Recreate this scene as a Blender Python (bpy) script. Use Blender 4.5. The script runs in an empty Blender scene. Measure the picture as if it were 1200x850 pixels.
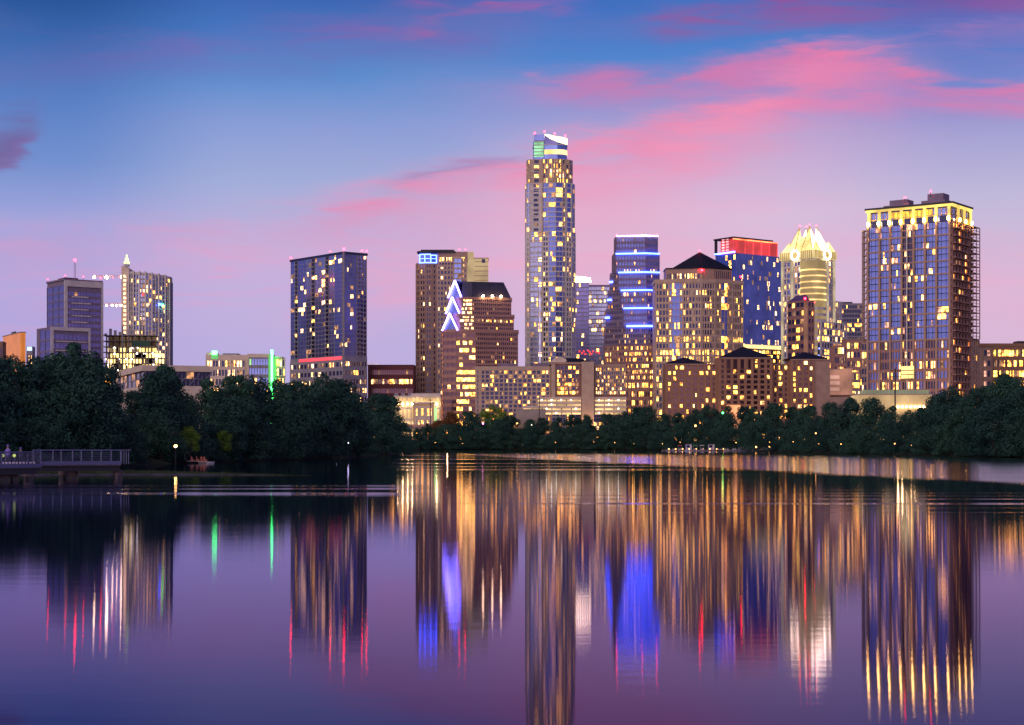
import bpy, bmesh, math, random
from mathutils import Vector, Matrix
from mathutils.geometry import tessellate_polygon
random.seed(7)
R = math.radians
sc = bpy.context.scene
COL = sc.collection
F = 1920.0; HZ = 520.0; CAMZ = 3.0; GZ = 4.0        # focal length in photo pixels, horizon row, eye height, city ground

def X(px, D): return (px - 600.0) / F * D
def Z(py, D): return CAMZ + (HZ - py) * D / F

# ------------------------------------------------------------------ materials
MATS = {}
def mat(name, base, rough=0.7, metal=0.0, emis=None, es=0.0, var=0.0, scale=0.3, spec=0.5, bump=0.0, evar=0.0):
    if name in MATS: return MATS[name]
    m = bpy.data.materials.new(name); m.use_nodes = True
    nt = m.node_tree; b = nt.nodes['Principled BSDF']
    b.inputs['Base Color'].default_value = (*base, 1)
    b.inputs['Roughness'].default_value = rough
    b.inputs['Metallic'].default_value = metal
    b.inputs['Specular IOR Level'].default_value = spec
    tc = nt.nodes.new('ShaderNodeTexCoord')
    nz = nt.nodes.new('ShaderNodeTexNoise'); nz.inputs['Scale'].default_value = scale
    nz.inputs['Detail'].default_value = 5
    nt.links.new(tc.outputs['Object'], nz.inputs['Vector'])
    if var > 0:
        mx = nt.nodes.new('ShaderNodeMix'); mx.data_type = 'RGBA'
        mx.inputs['A'].default_value = (*[c*(1-var) for c in base], 1)
        mx.inputs['B'].default_value = (*[min(1, c*(1+var)) for c in base], 1)
        rp = nt.nodes.new('ShaderNodeMapRange')
        rp.inputs['From Min'].default_value = .3; rp.inputs['From Max'].default_value = .7
        nt.links.new(nz.outputs['Fac'], rp.inputs['Value'])
        nt.links.new(rp.outputs['Result'], mx.inputs['Factor'])
        nt.links.new(mx.outputs['Result'], b.inputs['Base Color'])
    if bump > 0:
        bp = nt.nodes.new('ShaderNodeBump'); bp.inputs['Strength'].default_value = bump
        nt.links.new(nz.outputs['Fac'], bp.inputs['Height']); nt.links.new(bp.outputs['Normal'], b.inputs['Normal'])
    if emis:
        b.inputs['Emission Color'].default_value = (*emis, 1)
        b.inputs['Emission Strength'].default_value = es
        if evar > 0:
            n2 = nt.nodes.new('ShaderNodeTexNoise'); n2.inputs['Scale'].default_value = 0.6 if name.startswith('window_light') or 'crown_yellow' in name else 0.10; n2.inputs['Detail'].default_value = 2
            geo = nt.nodes.new('ShaderNodeNewGeometry')
            nt.links.new(geo.outputs['Position'], n2.inputs['Vector'])
            r2 = nt.nodes.new('ShaderNodeMapRange')
            r2.inputs['From Min'].default_value = .38; r2.inputs['From Max'].default_value = .62
            kk = 1 if name.startswith('window_light') else .6
            r2.inputs['To Min'].default_value = es*max(.12,1-evar*1.5*kk); r2.inputs['To Max'].default_value = es*(1+evar*1.2*kk)
            nt.links.new(n2.outputs['Fac'], r2.inputs['Value']); nt.links.new(r2.outputs['Result'], b.inputs['Emission Strength'])
    MATS[name] = m
    return m

W = lambda n, c, **k: mat(n, c, rough=.8, var=.12, spec=.2, **k)
limestone = W('limestone', (.47,.35,.27)); tan = W('tan_precast', (.37,.25,.20)); cream = W('cream_stucco', (.62,.52,.42))
granite = W('pink_granite', (.34,.195,.17)); brownbrick = W('brown_brick', (.30,.165,.11)); redbrick = W('red_brick', (.14,.05,.06))
greycon = W('grey_concrete', (.26,.25,.30)); whitep = W('white_panel', (.55,.52,.52)); darkmetal = mat('dark_metal', (.03,.03,.04), .5, .5, var=.1)
violetstone = W('violet_grey_stone', (.20,.16,.24)); roofnavy = mat('slate_roof', (.012,.014,.03), .7, var=.2, spec=.2); concrete = W('concrete', (.30,.26,.24))
steel = mat('steel', (.25,.25,.30), .4, .6, var=.1)

def glass(name, tint, rough=.16):
    return mat(name, tint, rough, .9, var=.25, scale=.12)
gl_blue = glass('blue_glass', (.16,.21,.50)); gl_dark = glass('dark_glass', (.030,.032,.075)); gl_violet = glass('violet_glass', (.13,.125,.31))
gl_deep = glass('deep_blue_glass', (.12,.16,.44), .3); gl_condo = glass('condo_glass', (.15,.19,.48), .3); gl_pale = glass('pale_glass', (.22,.25,.42)); gl_brown = glass('brown_glass', (.09,.05,.07))
gl_lobby = glass('lobby_glass', (.2,.17,.14))
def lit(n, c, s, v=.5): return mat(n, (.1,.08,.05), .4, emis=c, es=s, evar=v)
L_amber = lit('window_light_amber', (1,.33,.045), 4.4, .75); L_gold = lit('window_light_gold', (1,.40,.065), 6.6, .6)
L_warm = lit('window_light_warm', (1,.48,.15), 4.8, .6); L_white = lit('window_light_white', (1,.56,.27), 3.8, .5)
L_dim = lit('window_light_dim', (.9,.40,.16), .65, .6); L_faint = lit('window_light_faint', (.8,.42,.26), .28, .5); L_yel = lit('window_light_yellow', (1,.48,.07), 4.6, .5); L_pinkish = lit('window_light_rose', (1,.42,.28), 1.2, .6)
LEDblue = lit('led_blue', (.045,.10,1), 19, .1); LEDviolet = lit('led_violet', (.22,.16,1), 22, .1); LEDwhite = lit('led_white_violet', (.7,.55,1), 12, .1)
LEDgreen = lit('led_green', (.05,1,.14), 16, .1); LEDred = lit('led_red', (1,.04,.07), 1.6, .2); Bred = lit('beacon_red', (1,.006,.012), 90, 0)
Bwarm = lit('bulb_warm', (1,.62,.26), 95, 0); Borange = lit('bulb_orange', (1,.42,.10), 16, 0); BwhiteS = lit('bulb_white', (1,.88,.7), 10, 0)
Lgreenish = lit('light_green_wash', (.45,1,.35), 1.0, .3)
WARMSET = [(L_amber,3),(L_gold,4),(L_warm,4),(L_white,2),(L_dim,4),(L_faint,3)]
OFFICE = [(L_warm,3),(L_gold,2),(L_dim,5),(L_amber,3),(L_faint,4)]
WHITISH = [(L_white,3),(L_warm,4),(L_gold,2),(L_dim,3),(L_faint,3)]
YELLOW = [(L_gold,4),(L_yel,3),(L_amber,3),(L_white,1),(L_dim,3),(L_faint,2)]
def pick(s):
    t = random.random()*sum(w for _, w in s)
    for m, w in s:
        t -= w
        if t <= 0: return m
    return s[-1][0]

# ------------------------------------------------------------------ mesh helpers
def link(name, me, mats=(), parent=None):
    o = bpy.data.objects.new(name, me); COL.objects.link(o)
    for m in mats: me.materials.append(m)
    if parent: o.parent = parent
    return o
def tag(o, label, cat, group=None, kind=None):
    if label: o['label'] = label
    if cat: o['category'] = cat
    if group: o['group'] = group
    if kind: o['kind'] = kind
    return o
class MB:
    "collects vertices and faces of one mesh"
    def __init__(s): s.v = []; s.f = []; s.mi = []; s.mats = []
    def m(s, mt):
        if mt not in s.mats: s.mats.append(mt)
        return s.mats.index(mt)
    def poly(s, pts, mt=None):
        k = len(s.v); s.v += [tuple(p) for p in pts]; s.f.append(tuple(range(k, k+len(pts)))); s.mi.append(s.m(mt) if mt else 0)
    def box(s, x0,x1,y0,y1,z0,z1, mt=None):
        s.hexa([(x0,y0),(x1,y0),(x1,y1),(x0,y1)], z0, z1, mt=mt)
    def hexa(s, ring, z0, z1, top=None, mt=None):
        n = len(ring); k = len(s.v); top = top or ring; mi = s.m(mt) if mt else 0
        s.v += [(x,y,z0) for x,y in ring] + [(x,y,z1) for x,y in top]
        s.f.append(tuple(k+i for i in reversed(range(n)))); s.f.append(tuple(k+n+i for i in range(n)))
        for i in range(n):
            j = (i+1) % n; s.f.append((k+i, k+j, k+n+j, k+n+i))
        s.mi += [mi]*(n+2)
    def bar(s, a, b, w, h=None, mt=None, n=4):
        a = Vector(a); b = Vector(b); d = (b-a).normalized(); h = h or w
        up = Vector((0,0,1)) if abs(d.z) < .95 else Vector((1,0,0))
        x = d.cross(up).normalized(); y = x.cross(d); k = len(s.v); mi = s.m(mt) if mt else 0
        for p in (a,b):
            for i in range(n):
                t = 2*math.pi*(i+.5)/n; q = 1.414 if n == 4 else 1
                s.v.append(tuple(p + x*math.cos(t)*w/2*q + y*math.sin(t)*h/2*q))
        for i in range(n):
            j = (i+1) % n; s.f.append((k+i, k+j, k+n+j, k+n+i))
        s.f.append(tuple(k+i for i in reversed(range(n)))); s.f.append(tuple(k+n+i for i in range(n))); s.mi += [mi]*(n+2)
    def ball(s, c, r, mt=None, seg=8, rings=5, sz=1):
        k = len(s.v); mi = s.m(mt) if mt else 0
        for i in range(1, rings):
            t = math.pi*i/rings
            for j in range(seg):
                p = 2*math.pi*j/seg; s.v.append((c[0]+r*math.sin(t)*math.cos(p), c[1]+r*math.sin(t)*math.sin(p), c[2]+r*math.cos(t)*sz))
        s.v += [(c[0],c[1],c[2]+r*sz),(c[0],c[1],c[2]-r*sz)]; T = len(s.v)-2
        for i in range(rings-2):
            for j in range(seg):
                q = (j+1) % seg; s.f.append((k+i*seg+j, k+(i+1)*seg+j, k+(i+1)*seg+q, k+i*seg+q)); s.mi.append(mi)
        for j in range(seg):
            q = (j+1) % seg; s.f.append((T, k+j, k+q)); s.f.append((T+1, k+(rings-2)*seg+q, k+(rings-2)*seg+j)); s.mi += [mi, mi]
    def build(s, name, mt=None, parent=None, smooth=False):
        if not s.v: return None
        me = bpy.data.meshes.new(name); me.from_pydata(s.v, [], s.f); me.update()
        if s.mats:
            for m in s.mats: me.materials.append(m)
            me.polygons.foreach_set('material_index', s.mi)
        elif mt: me.materials.append(mt)
        if smooth: me.polygons.foreach_set('use_smooth', [True]*len(me.polygons))
        return link(name, me, (), parent)
def empty(name, loc, rz=0):
    o = bpy.data.objects.new(name, None); COL.objects.link(o); o.location = loc; o.rotation_euler = (0,0,rz); o.empty_display_size = 1
    return o

# ------------------------------------------------------------------ building kit
WIN_CACHE = {}
class Bldg:
    def __init__(s, name, label, cat, c, D, th=0.0, base=GZ, group=None):
        s.c = c; s.D = D; s.th = R(th); s.base = base
        s.root = empty(name, (X(c, D), D, 0), s.th); tag(s.root, label, cat, group)
        s.root.location.z = base
        s.P = {}; s.win = []; s.wname = 'window'
        s.k = D/F
    # height of a photo row at this building's depth, local to the base
    def z(s, py, dy=0): return Z(py, s.D+dy) - s.base
    def u(s, px):      # length along the right face that reaches this column
        r = (px-600)/F; x0 = X(s.c, s.D); return (r*s.D - x0)/(math.cos(s.th) - r*math.sin(s.th))
    def v(s, px):      # length along the left face
        r = (px-600)/F; x0 = X(s.c, s.D); return (r*s.D - x0)/(-math.sin(s.th) - r*math.cos(s.th))
    def mb(s, part, mt, n=0):
        key = (part, mt.name, n)
        if key not in s.P: s.P[key] = (MB(), mt)
        return s.P[key][0]
    def box(s, part, mt, x0,x1,y0,y1,z0,z1): return s.one(part, mt, x0,x1,y0,y1,z0,z1)
    def one(s, part, mt, x0,x1,y0,y1,z0,z1, parent=None):
        b = MB(); b.box(x0,x1,y0,y1,z0,z1); return b.build(part, mt, parent or s.root)
    def facade(s, p0, p1, z0, z1, nb, nf, wall, dark, p=.15, pw=.3, sh=.35, d=.35, sset=WARMSET, fn=None, hw=None, piers=True, spans=True, part='facade_frame', off=0.0, flip=0, rowburst=.0):
        p0 = Vector(p0); p1 = Vector(p1); L = (p1-p0).length; t = (p1-p0)/L; n = Vector((t.y, -t.x))
        s.nf_ = getattr(s,'nf_',0)+1; g = s.mb(part, wall, s.nf_); bw = L/nb; fh = (z1-z0)/nf
        def qb(a0,a1,za,zb,dd):
            A = p0+t*a0+n*(off-.02); B = p0+t*a1+n*(off-.02); Cc = B+n*(dd+.02); Dd = A+n*(dd+.02)
            g.hexa([tuple(Dd),tuple(Cc),tuple(B),tuple(A)], za, zb)
        if piers:
            for i in range(nb+1):
                w = bw*pw*(1 if not hw or i % hw else 1.9)
                a = min(max(i*bw, w/2), L-w/2)
                qb(a-w/2, a+w/2, z0, z1, d)
        if spans:
            for j in range(nf+1):
                za = z0+j*fh - fh*sh/2; zb = za+fh*sh
                qb(.0, L, max(za,z0), min(zb,z1), d*.72)
        ang = math.atan2(t.y, t.x)
        for j in range(nf):
            burst = random.random() < rowburst
            for i in range(nb):
                r = fn(i, j) if fn else None
                if r is None:
                    q = min(.95, p*1.3) if not burst else max(p, .85)
                    r = pick(sset) if random.random() < q else dark
                elif r is False: r = dark
                w = bw*(1-pw*(1 if piers else .12)); h = fh*(1-sh*(1 if spans else .12))
                c = p0 + t*((i+.5)*bw) + n*(off+.04)
                if r.name.startswith('window_light') and w > .8 and random.random() < .5:      # a drawn curtain or a dark room beside a lit one
                    f_ = random.choice((.35,.5,.65)); sd_ = random.choice((-1,1))
                    c1 = c + t*(sd_*w*(1-f_)/2); c2 = c - t*(sd_*w*f_/2)
                    s.win.append((c1.x, c1.y, z0+(j+.5)*fh, w*f_, h, ang, r, n)); s.win.append((c2.x, c2.y, z0+(j+.5)*fh, w*(1-f_), h, ang, dark, n)); continue
                s.win.append((c.x, c.y, z0+(j+.5)*fh, w, h, ang, r, n))
    def finish(s):
        for (part, _, _n), (b, mt) in s.P.items(): b.build(part, mt, s.root)
        M = Matrix.Translation(s.root.location) @ Matrix.Rotation(s.th, 4, 'Z')
        def vis(w):
            pos = M @ Vector((w[0], w[1], w[2])); nn = (Matrix.Rotation(s.th, 3, 'Z') @ Vector((w[7].x, w[7].y, 0)))
            return w[3]*w[4]*max(0, -nn.dot(Vector((pos.x,pos.y,0)).normalized()))*(1 if pos.z > 14 else .3)*random.uniform(.85,1) * (1.15 if w[6].name.startswith('window_light') else 1)
        ws = sorted(s.win, key=vis, reverse=True)
        for w in ws[:100]:
            key = (round(w[3],2), round(w[4],2), w[6].name)
            if key not in WIN_CACHE:
                me = bpy.data.meshes.new('window'); a, h = w[3]/2, w[4]/2
                me.from_pydata([(-a,0,-h),(a,0,-h),(a,0,h),(-a,0,h)], [], [(0,1,2,3)]); me.materials.append(w[6]); WIN_CACHE[key] = me
            o = bpy.data.objects.new('window', WIN_CACHE[key]); COL.objects.link(o); o.parent = s.root
            o.location = w[:3]; o.rotation_euler = (0,0,w[5])
        if ws[100:]:
            b = MB()
            for w in ws[100:]:
                tx, ty = math.cos(w[5]), math.sin(w[5]); a, h = w[3]/2, w[4]/2
                b.poly([(w[0]-tx*a,w[1]-ty*a,w[2]-h),(w[0]+tx*a,w[1]+ty*a,w[2]-h),(w[0]+tx*a,w[1]+ty*a,w[2]+h),(w[0]-tx*a,w[1]-ty*a,w[2]+h)], w[6])
            o = b.build('window', None, s.root); o['kind'] = 'stuff'
        return s
    def beacon(s, x, y, z, mt=None, r=.55, part='beacon_light'):
        m2 = MB(); m2.bar((x,y,z-2.2),(x,y,z-r*.5), .18); mo = m2.build('mast', darkmetal, s.root)
        b = MB(); b.ball((x,y,z), r, seg=8, rings=6); b.build(part, mt or Bred, mo)
    def hip(s, x0,x1,y0,y1,z0,z1, mt=roofnavy, ridge=0.0, over=.8):
        b = MB(); cx, cy = (x0+x1)/2, (y0+y1)/2; rx = (x1-x0)/2*ridge
        b.hexa([(x0-over,y0-over),(x1+over,y0-over),(x1+over,y1+over),(x0-over,y1+over)], z0, z0+.5)
        b.hexa([(x0-over,y0-over),(x1+over,y0-over),(x1+over,y1+over),(x0-over,y1+over)], z0+.5, z1, top=[(cx-rx-.1,cy-.1),(cx+rx+.1,cy-.1),(cx+rx+.1,cy+.1),(cx-rx-.1,cy+.1)])
        return b.build('roof', mt, s.root)

BL = []
def B(*a, **k):
    b = Bldg(*a, **k); BL.append(b); return b
def ellring(pts, s, flipx=1): return [(x*s, y*s) for x, y in pts]

# --- orange clad block, far left
b = B('clad_block', 'small orange floodlit cube of a building at the far left above the trees', 'building', 24, 1400, 30)
u1, v1, h = b.u(30), b.v(3.5), b.z(390)
b.box('wall', lit('orange_wall_glow', (1,.28,.03), .62, .12), 0,u1,0,v1,0,h); b.box('parapet', concrete, -.4,u1+.4,-.4,v1+.4,h,h+.8); b.box('roof_plant', darkmetal, u1*.3,u1*.6,v1*.4,v1*.6,h+.8,h+2.6)  # orange floodlighting is put into the wall as emission
b.box('pilaster', brownbrick, u1*.45,u1*.5,-.3,0,0,h-1)
b = B('brick_block', 'sliver of dark brick building at the left edge beside the orange block', 'building', -8, 1350, 8)
b.box('wall', brownbrick, 0,b.u(3),0,18,0,b.z(401)); b.facade((0,0),(b.u(3),0),2,b.z(403),4,6,brownbrick,gl_dark,p=.1)
b.box('parapet', concrete, -.3,b.u(3)+.3,-.3,18.3,b.z(401),b.z(401)+.6)
b = B('hoarding_block', 'low building with pale blue lit sign band left of the glass office tower', 'building', 31, 1300, 6)
b.box('wall', greycon, 0,b.u(38),0,12,0,b.z(406)); b.box('lit_sign', lit('pale_blue_sign', (.45,.65,1), 1.6), .5,b.u(37.5),-.3,-.02,b.z(411),b.z(406.5)); b.facade((0,0),(b.u(38),0),2,b.z(414),4,6,greycon,gl_dark,p=.3)

# --- grey-violet office tower with stepped wing
b = B('office_tower', 'violet glass office tower with cream frame and a lower stepped wing, left side', 'office tower', 76, 1000, 38)
u1, v1, h = b.u(119.6), b.v(55.2), b.z(328.5)
b.box('wall', violetstone, .05,u1-.05,.05,v1-.05,0,h-.1)
b.facade((0,v1),(0,0),0,h-2.5,3,20,violetstone,gl_violet,p=.01,pw=.03,sh=.14,d=.25)
b.facade((0,0),(u1,0),0,h-6,12,24,violetstone,gl_violet,p=.03,pw=.05,sh=.42,d=.3,fn=lambda i,j: None if 1<i<9 else False)
fr = b.mb('cream_frame', whitep)
fr.box(-.5,1.5,-.8,0,0,h); fr.box(1.5,u1+.5,-.8,0,h-3.6,h); fr.box(u1-.6,u1+.5,-.8,0,0,h-3.6)
for j in range(1,24,1):
    z = (h-6)/24*j; fr.box(1.6+2.6,u1*.62 + (0 if j%2 else 1.5),-.62,0,z-.35,z+.35)
b.box('parapet', violetstone, -.6,u1+.6,-.05,v1+.3,h,h+1.0)
b.box('roof_plant', darkmetal, u1*.15,u1*.5,v1*.3,v1*.7,h+1,h+2.6)
for q in (.02,.5,.98): b.beacon(u1*q,.6,h+2.8,r=.4)
b.beacon(u1*.02,v1,h+2.8,r=.4)
m_ = b.mb('antenna', steel)
for sx in (-.5,.5):
    m_.bar((u1*.32+sx,3,h+1),(u1*.32+sx,3,h+11),.16)
for q in range(8): m_.bar((u1*.32-.5,3,h+1+q*1.2),(u1*.32+.5,3,h+2.2+q*1.2),.12)
b.beacon(u1*.32,3,h+13,r=.8)
# wing in front: local block offset toward the viewer
cx, cy = X(60,955)-X(76,1000), 955-1000
ct, st = math.cos(b.th), math.sin(b.th)
lx, ly = cx*ct+cy*st, -cx*st+cy*ct
wu, wv, hw_ = 24*.98, 14, Z(383,955)-GZ
wb = b.mb('wing_wall', violetstone); wb.box(lx+.05,lx+wu,ly+.05,ly+wv+8,0,hw_-.1)
b.facade((lx,ly+wv+3),(lx,ly),0,hw_-1,2,10,violetstone,gl_violet,p=.01,pw=.03,sh=.14,d=.25)
b.facade((lx,ly),(lx+wu,ly),0,hw_-3,9,12,violetstone,gl_violet,p=.03,pw=.06,sh=.42,d=.3)
fr.box(lx-.4,lx+1.2,ly-.8,ly,0,hw_); fr.box(lx+1.2,lx+wu+.3,ly-.8,ly,hw_-2,hw_); fr.box(lx+wu-.7,lx+wu+.3,ly-.8,ly,0,hw_-2)
for j in range(1,12): fr.box(lx+2.4,lx+wu-2,ly-.6,ly,(hw_-3)/12*j-.3,(hw_-3)/12*j+.3)

# --- spired residential tower
b = B('spired_tower', 'slim pale residential tower with glowing spire and curved ribbed side', 'residential tower', 152, 1180, 0)
k = b.k; h = b.z(316)
pts = [(-10,6),(-9,1),(-1,0)]
curve = [(-1,0),(5.5,-4),(13,-6),(20,-5.5),(27,-3),(34,1),(40.5,7),(44.5,12)]
ring = [(x*k,y*k) for x,y in curve] + [(44.5*k,30*k),(-9*k,30*k),(-9*k,2*k)]
b.mb('wall', greycon).hexa(ring, 0, b.z(329))
tops = [b.z(318.5), b.z(319.5), b.z(320), b.z(320.5), b.z(321.5), b.z(322), b.z(323)]
ballp = b.mb('parapet', whitep)
hp = b.z(318)
for i in range(7):
    p0 = (curve[i][0]*k, curve[i][1]*k); p1 = (curve[i+1][0]*k, curve[i+1][1]*k); zt = tops[i]
    b.facade(p0,p1,0,zt-1.5,2,36,whitep if i % 2 else greycon,gl_pale if i % 2 == 0 else gl_blue,p=.24,pw=.12,sh=.3,d=.3,sset=WHITISH,part='facade_frame')
    b.mb('upper_wall', whitep).hexa([(p0[0],p0[1]),(p1[0],p1[1]),(p1[0],p1[1]+9),(p0[0],p0[1]+9)], b.z(329)+.01, zt)
    b.mb('rib', whitep).box(p0[0]-.55,p0[0]+.55,p0[1]-1.3,p0[1]+.3,0,zt+.9)
    b.box('rib', whitep, (p0[0]+p1[0])/2-.3,(p0[0]+p1[0])/2+.3,(p0[1]+p1[1])/2-.9,(p0[1]+p1[1])/2+.3,0,zt-1)
b.box('rib', whitep, 44*k-.5,45.2*k,11.5*k-1,12.5*k,0,b.z(330))
for j,(c_) in enumerate([(L_pinkish),(LEDgreen),(LEDblue),(LEDred)]):
    x_ = (38 + [-10,9,5,-18][j])*k*.8; z_ = b.z([357,358,357,346][j]); b.one('coloured_window', c_, x_,x_+1.6,-6.6*k+abs(x_/k-15)*.22*k-.9,-6.6*k+abs(x_/k-15)*.22*k-.7,z_-.8,z_+.8)
b.box('fin_wall', cream, -10*k,-1*k,.6*k,26*k,0,h)
fs = b.mb('fin_stair_lights', L_white)
zz = 4
while zz < h-5:
    fs.box(-7.2*k,-4.6*k,.6*k-.2,.6*k-.02,zz,zz+1.7); zz += 3.1
sl = b.mb('sloped_fin_top', cream)
sl.hexa([(-10*k,.6*k),(-.0*k,.6*k),(-.0*k,26*k),(-10*k,26*k)], h, b.z(311.5), top=[(-10*k,.6*k),(-6.5*k,.6*k),(-6.5*k,26*k),(-10*k,26*k)])
sp = MB(); lit_sp = lit('spire_glow', (.75,1,.38), 1.7, .2)
sp.bar((-5*k,4,b.z(312)),(-5*k,4,b.z(308)),3.4); sp.build('spire_base', steel, b.root)
sp = MB()
for q,(za,zb,w) in enumerate([(309,306,3.4),(306,302,2.2),(302,298,1.0)]): sp.bar((-5*k,4,b.z(za)),(-5*k,4,b.z(zb)),w)
sp.build('spire', lit_sp, b.root)

# --- building under construction, floodlit floors
b = B('construction_frame', 'open concrete frame building under construction with bright floodlit floors', 'building', 120, 1040, 0)
k = b.k; W_ = 70*k; h = b.z(393); nf = 19; fh_ = h/nf
floor_l = lit('construction_glow', (1,.66,.22), 3.2, .6); floor_d = lit('construction_dim', (1,.6,.3), .10, .6)  # core walls glow by themselves in place of floodlights
for j in range(nf+1):
    b.box('floor_slab', concrete, 0,W_*(1 if j < 16 else .87),-1,16,h/nf*j-.35,h/nf*j)
for i in range(10):
    x = i*W_*.98/9; tp = h if i < 8 else h*.8
    b.box('column', concrete, x,x+.6,-.5,.2,0,tp); b.box('column', concrete, x,x+.7,9,10,0,tp-.5)
for j in range(8,19):
    b.box('core_wall', floor_l if j < 17 else floor_d, 1,W_*(.97 if j < 16 else .84),11,12,fh_*j,fh_*(j+1)-.36)
    for q in range(5):
        if j < 17:
            x_ = random.uniform(1,W_-9); b.box('partition', cream, x_,x_+random.uniform(1,5),4,4.3,fh_*j,fh_*(j+1)-.4)
for j in range(10,17):
    for q in range(5):
        bb = MB(); bb.ball((random.uniform(1,W_-3), random.uniform(-.5,3), fh_*(j+.75)), random.choice([.3,.4,.55])); bb.build('work_light', BwhiteS, b.root)
b.box('scaffold_netting', mat('green_netting', (.05,.12,.08), .9), W_*.5,W_*.8,-1.2,-1.0,fh_*17,fh_*18)
bb = b.mb('site_hoist', steel); bb.bar((W_*.35,-1.6,0),(W_*.35,-1.6,h+6),.9); 
for i in range(7): b.box('formwork', whitep, 1+i*3,2.6+i*3,1,2,h,h+1.2+(i*7%4))

# --- cranes
def crane(px, D, topy, reach, label, py_l, lights, mast_h):
    root = empty('tower_crane', (X(px,D),D,GZ)); tag(root, label, 'crane')
    s = MB(); h = mast_h
    for a in (-1,1):
        for c in (-1,1): s.bar((a*.8,c*.8,0),(a*.8,c*.8,h),.16)
    q = 0
    while q < h-2:
        s.bar((-.8,-.8,q),(.8,-.8,q+2),.1); s.bar((.8,-.8,q),(-.8,-.8,q+2),.1); q += 2
    s.build('mast', steel, root)
    s = MB(); n = int(abs(reach)/2); sg = 1 if reach > 0 else -1
    s.bar((-sg*9,0,h),(reach,0,h),.2); s.bar((-sg*9,.8,h),(reach,.8,h),.2); s.bar((0,.4,h+1.4),(reach*.98,.4,h+.9),.16)
    for i in range(n): s.bar((sg*2*i,0,h),(sg*(2*i+1),.4,h+1.2),.09); s.bar((sg*(2*i+1),.4,h+1.2),(sg*(2*i+2),0,h),.09)
    s.build('jib', mat('crane_paint', (.6,.35,.12), .5, var=.1), root)
    s = MB(); s.box(-sg*9-1.2,-sg*9+1.2,-.6,1.4,h-2,h); s.build('counterweight', concrete, root)
    s = MB(); s.bar((0,.4,h),(0,.4,h+5),.5); s.bar((0,.4,h+5),(reach*.6,.4,h+1.2),.07); s.bar((0,.4,h+5),(-sg*8,.4,h),.07); s.build('tower_head', steel, root)
    s = MB(); s.box(.9,2.6,-1.3,.3,h-1.9,h-.2); s.build('cab', gl_dark, root)
    for x, r, m in lights:
        t = MB(); t.ball((x,.1,h-.4),r); t.build('work_light', m, root)
crane(116, 1120, 0, 16, 'lower tower crane with warm lamps on a short jib beside the spired tower', 0, [(1,.8,Bwarm),(5,.5,Bwarm),(9,.6,Bwarm),(12,.5,Bwarm),(15,.7,Bwarm),(-6,.5,Bwarm)], Z(357.5,1120)-GZ)
crane(150, 1300, 0, -28, 'taller tower crane with long lamp-lit jib left of the spired tower', 0, [(-1,.3,Bred),(-5,1.1,Bwarm),(-12,.3,Bred),(-17,1.3,Bwarm),(-22,.35,Bred),(-27,.9,Bwarm)], Z(324.5,1300)-GZ)

# --- low modern hall with flat cream roof
b = B('lakeside_hall', 'low modern hall with flat cream roof and tall glazed wall behind the left trees', 'hall', 170, 560, 22)
u1, v1, h = b.u(246), b.v(108), b.z(429)
b.box('wall', cream, .1,u1,.1,v1,0,h-.5); b.box('roof_fascia', cream, -1.4,u1+1,-1.4,v1+1,b.z(435),h+.3)
b.facade((0,v1),(0,0),b.z(452),b.z(435.2),14,2,greycon,gl_lobby,p=.25,pw=.12,sh=.08,sset=[(L_dim,4),(L_amber,1)])
b.facade((0,0),(u1,0),b.z(452),b.z(435.2),16,2,greycon,gl_dark,p=.1,pw=.12,sh=.08,sset=[(L_dim,4)])
b.box('lower_wall', cream, -.6,u1,-.6,v1,0,b.z(452.1))
for i in range(6): b.mb('roof_truss', steel).bar((u1*i/6,-1,b.z(451)),(u1*(i+1)/6,-1,b.z(437)),.25)

# --- green lit hotel
b = B('green_lit_hotel', 'low cream hotel with vivid green light strip up its corner', 'hotel', 290, 900, -8)
k = b.k
b.th = 0; b.root.rotation_euler = (0,0,0)
b.box('wall', cream, -49*k,0,0,14,0,b.z(416)); b.box('wall', cream, .2,28*k,-1.5,14,0,b.z(415)); b.box('stair_wall', cream, 31*k,40*k,1,14,0,b.z(418))
b.box('penthouse', greycon, -30*k,-12*k,2,12,b.z(416),b.z(414)); b.box('penthouse', cream, -49*k,-38*k,1,12,b.z(416),b.z(413.2))
b.facade((-48*k,0),(-1,0),0,b.z(421),13,9,cream,gl_dark,p=.36,pw=.3,sh=.35,sset=WHITISH)
b.facade((1,-1.5),(25*k,-1.5),0,b.z(419),7,9,greycon,gl_blue,p=.25,pw=.2,sh=.35,sset=[(Lgreenish,2),(L_warm,3)])
b.facade((33*k,1),(44*k,1),0,b.z(420),3,9,cream,gl_dark,p=.5,pw=.3,sh=.3,sset=[(L_gold,2),(L_warm,3)])
for j in range(8): b.box('balcony', concrete, 33*k,44.5*k,-.6,1,b.z(420)*j/9,b.z(420)*j/9+.35)
b.box('green_light_wash', lit('green_wall_glow', (.12,.9,.18), .55, .3), 25.2*k,28*k,-1.75,-1.52,0,b.z(415)); b.box('green_light_wash', MATS['green_wall_glow'], 30.2*k,33*k,-1.2,-.6,0,b.z(418))  # thin emissive sheets carry the green light on the walls
b.one('green_light_strip', LEDgreen, 28.1*k,30*k,-2.2,-.2,0,b.z(410.5)); b.one('green_light_sign', LEDgreen, -41.5*k,-36*k,.2,.7,b.z(415.8),b.z(411.5))
b.box('green_light_wash', MATS['green_wall_glow'], -42.5*k,-34.5*k,-.1,-.02,b.z(420.8),b.z(416))

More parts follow.
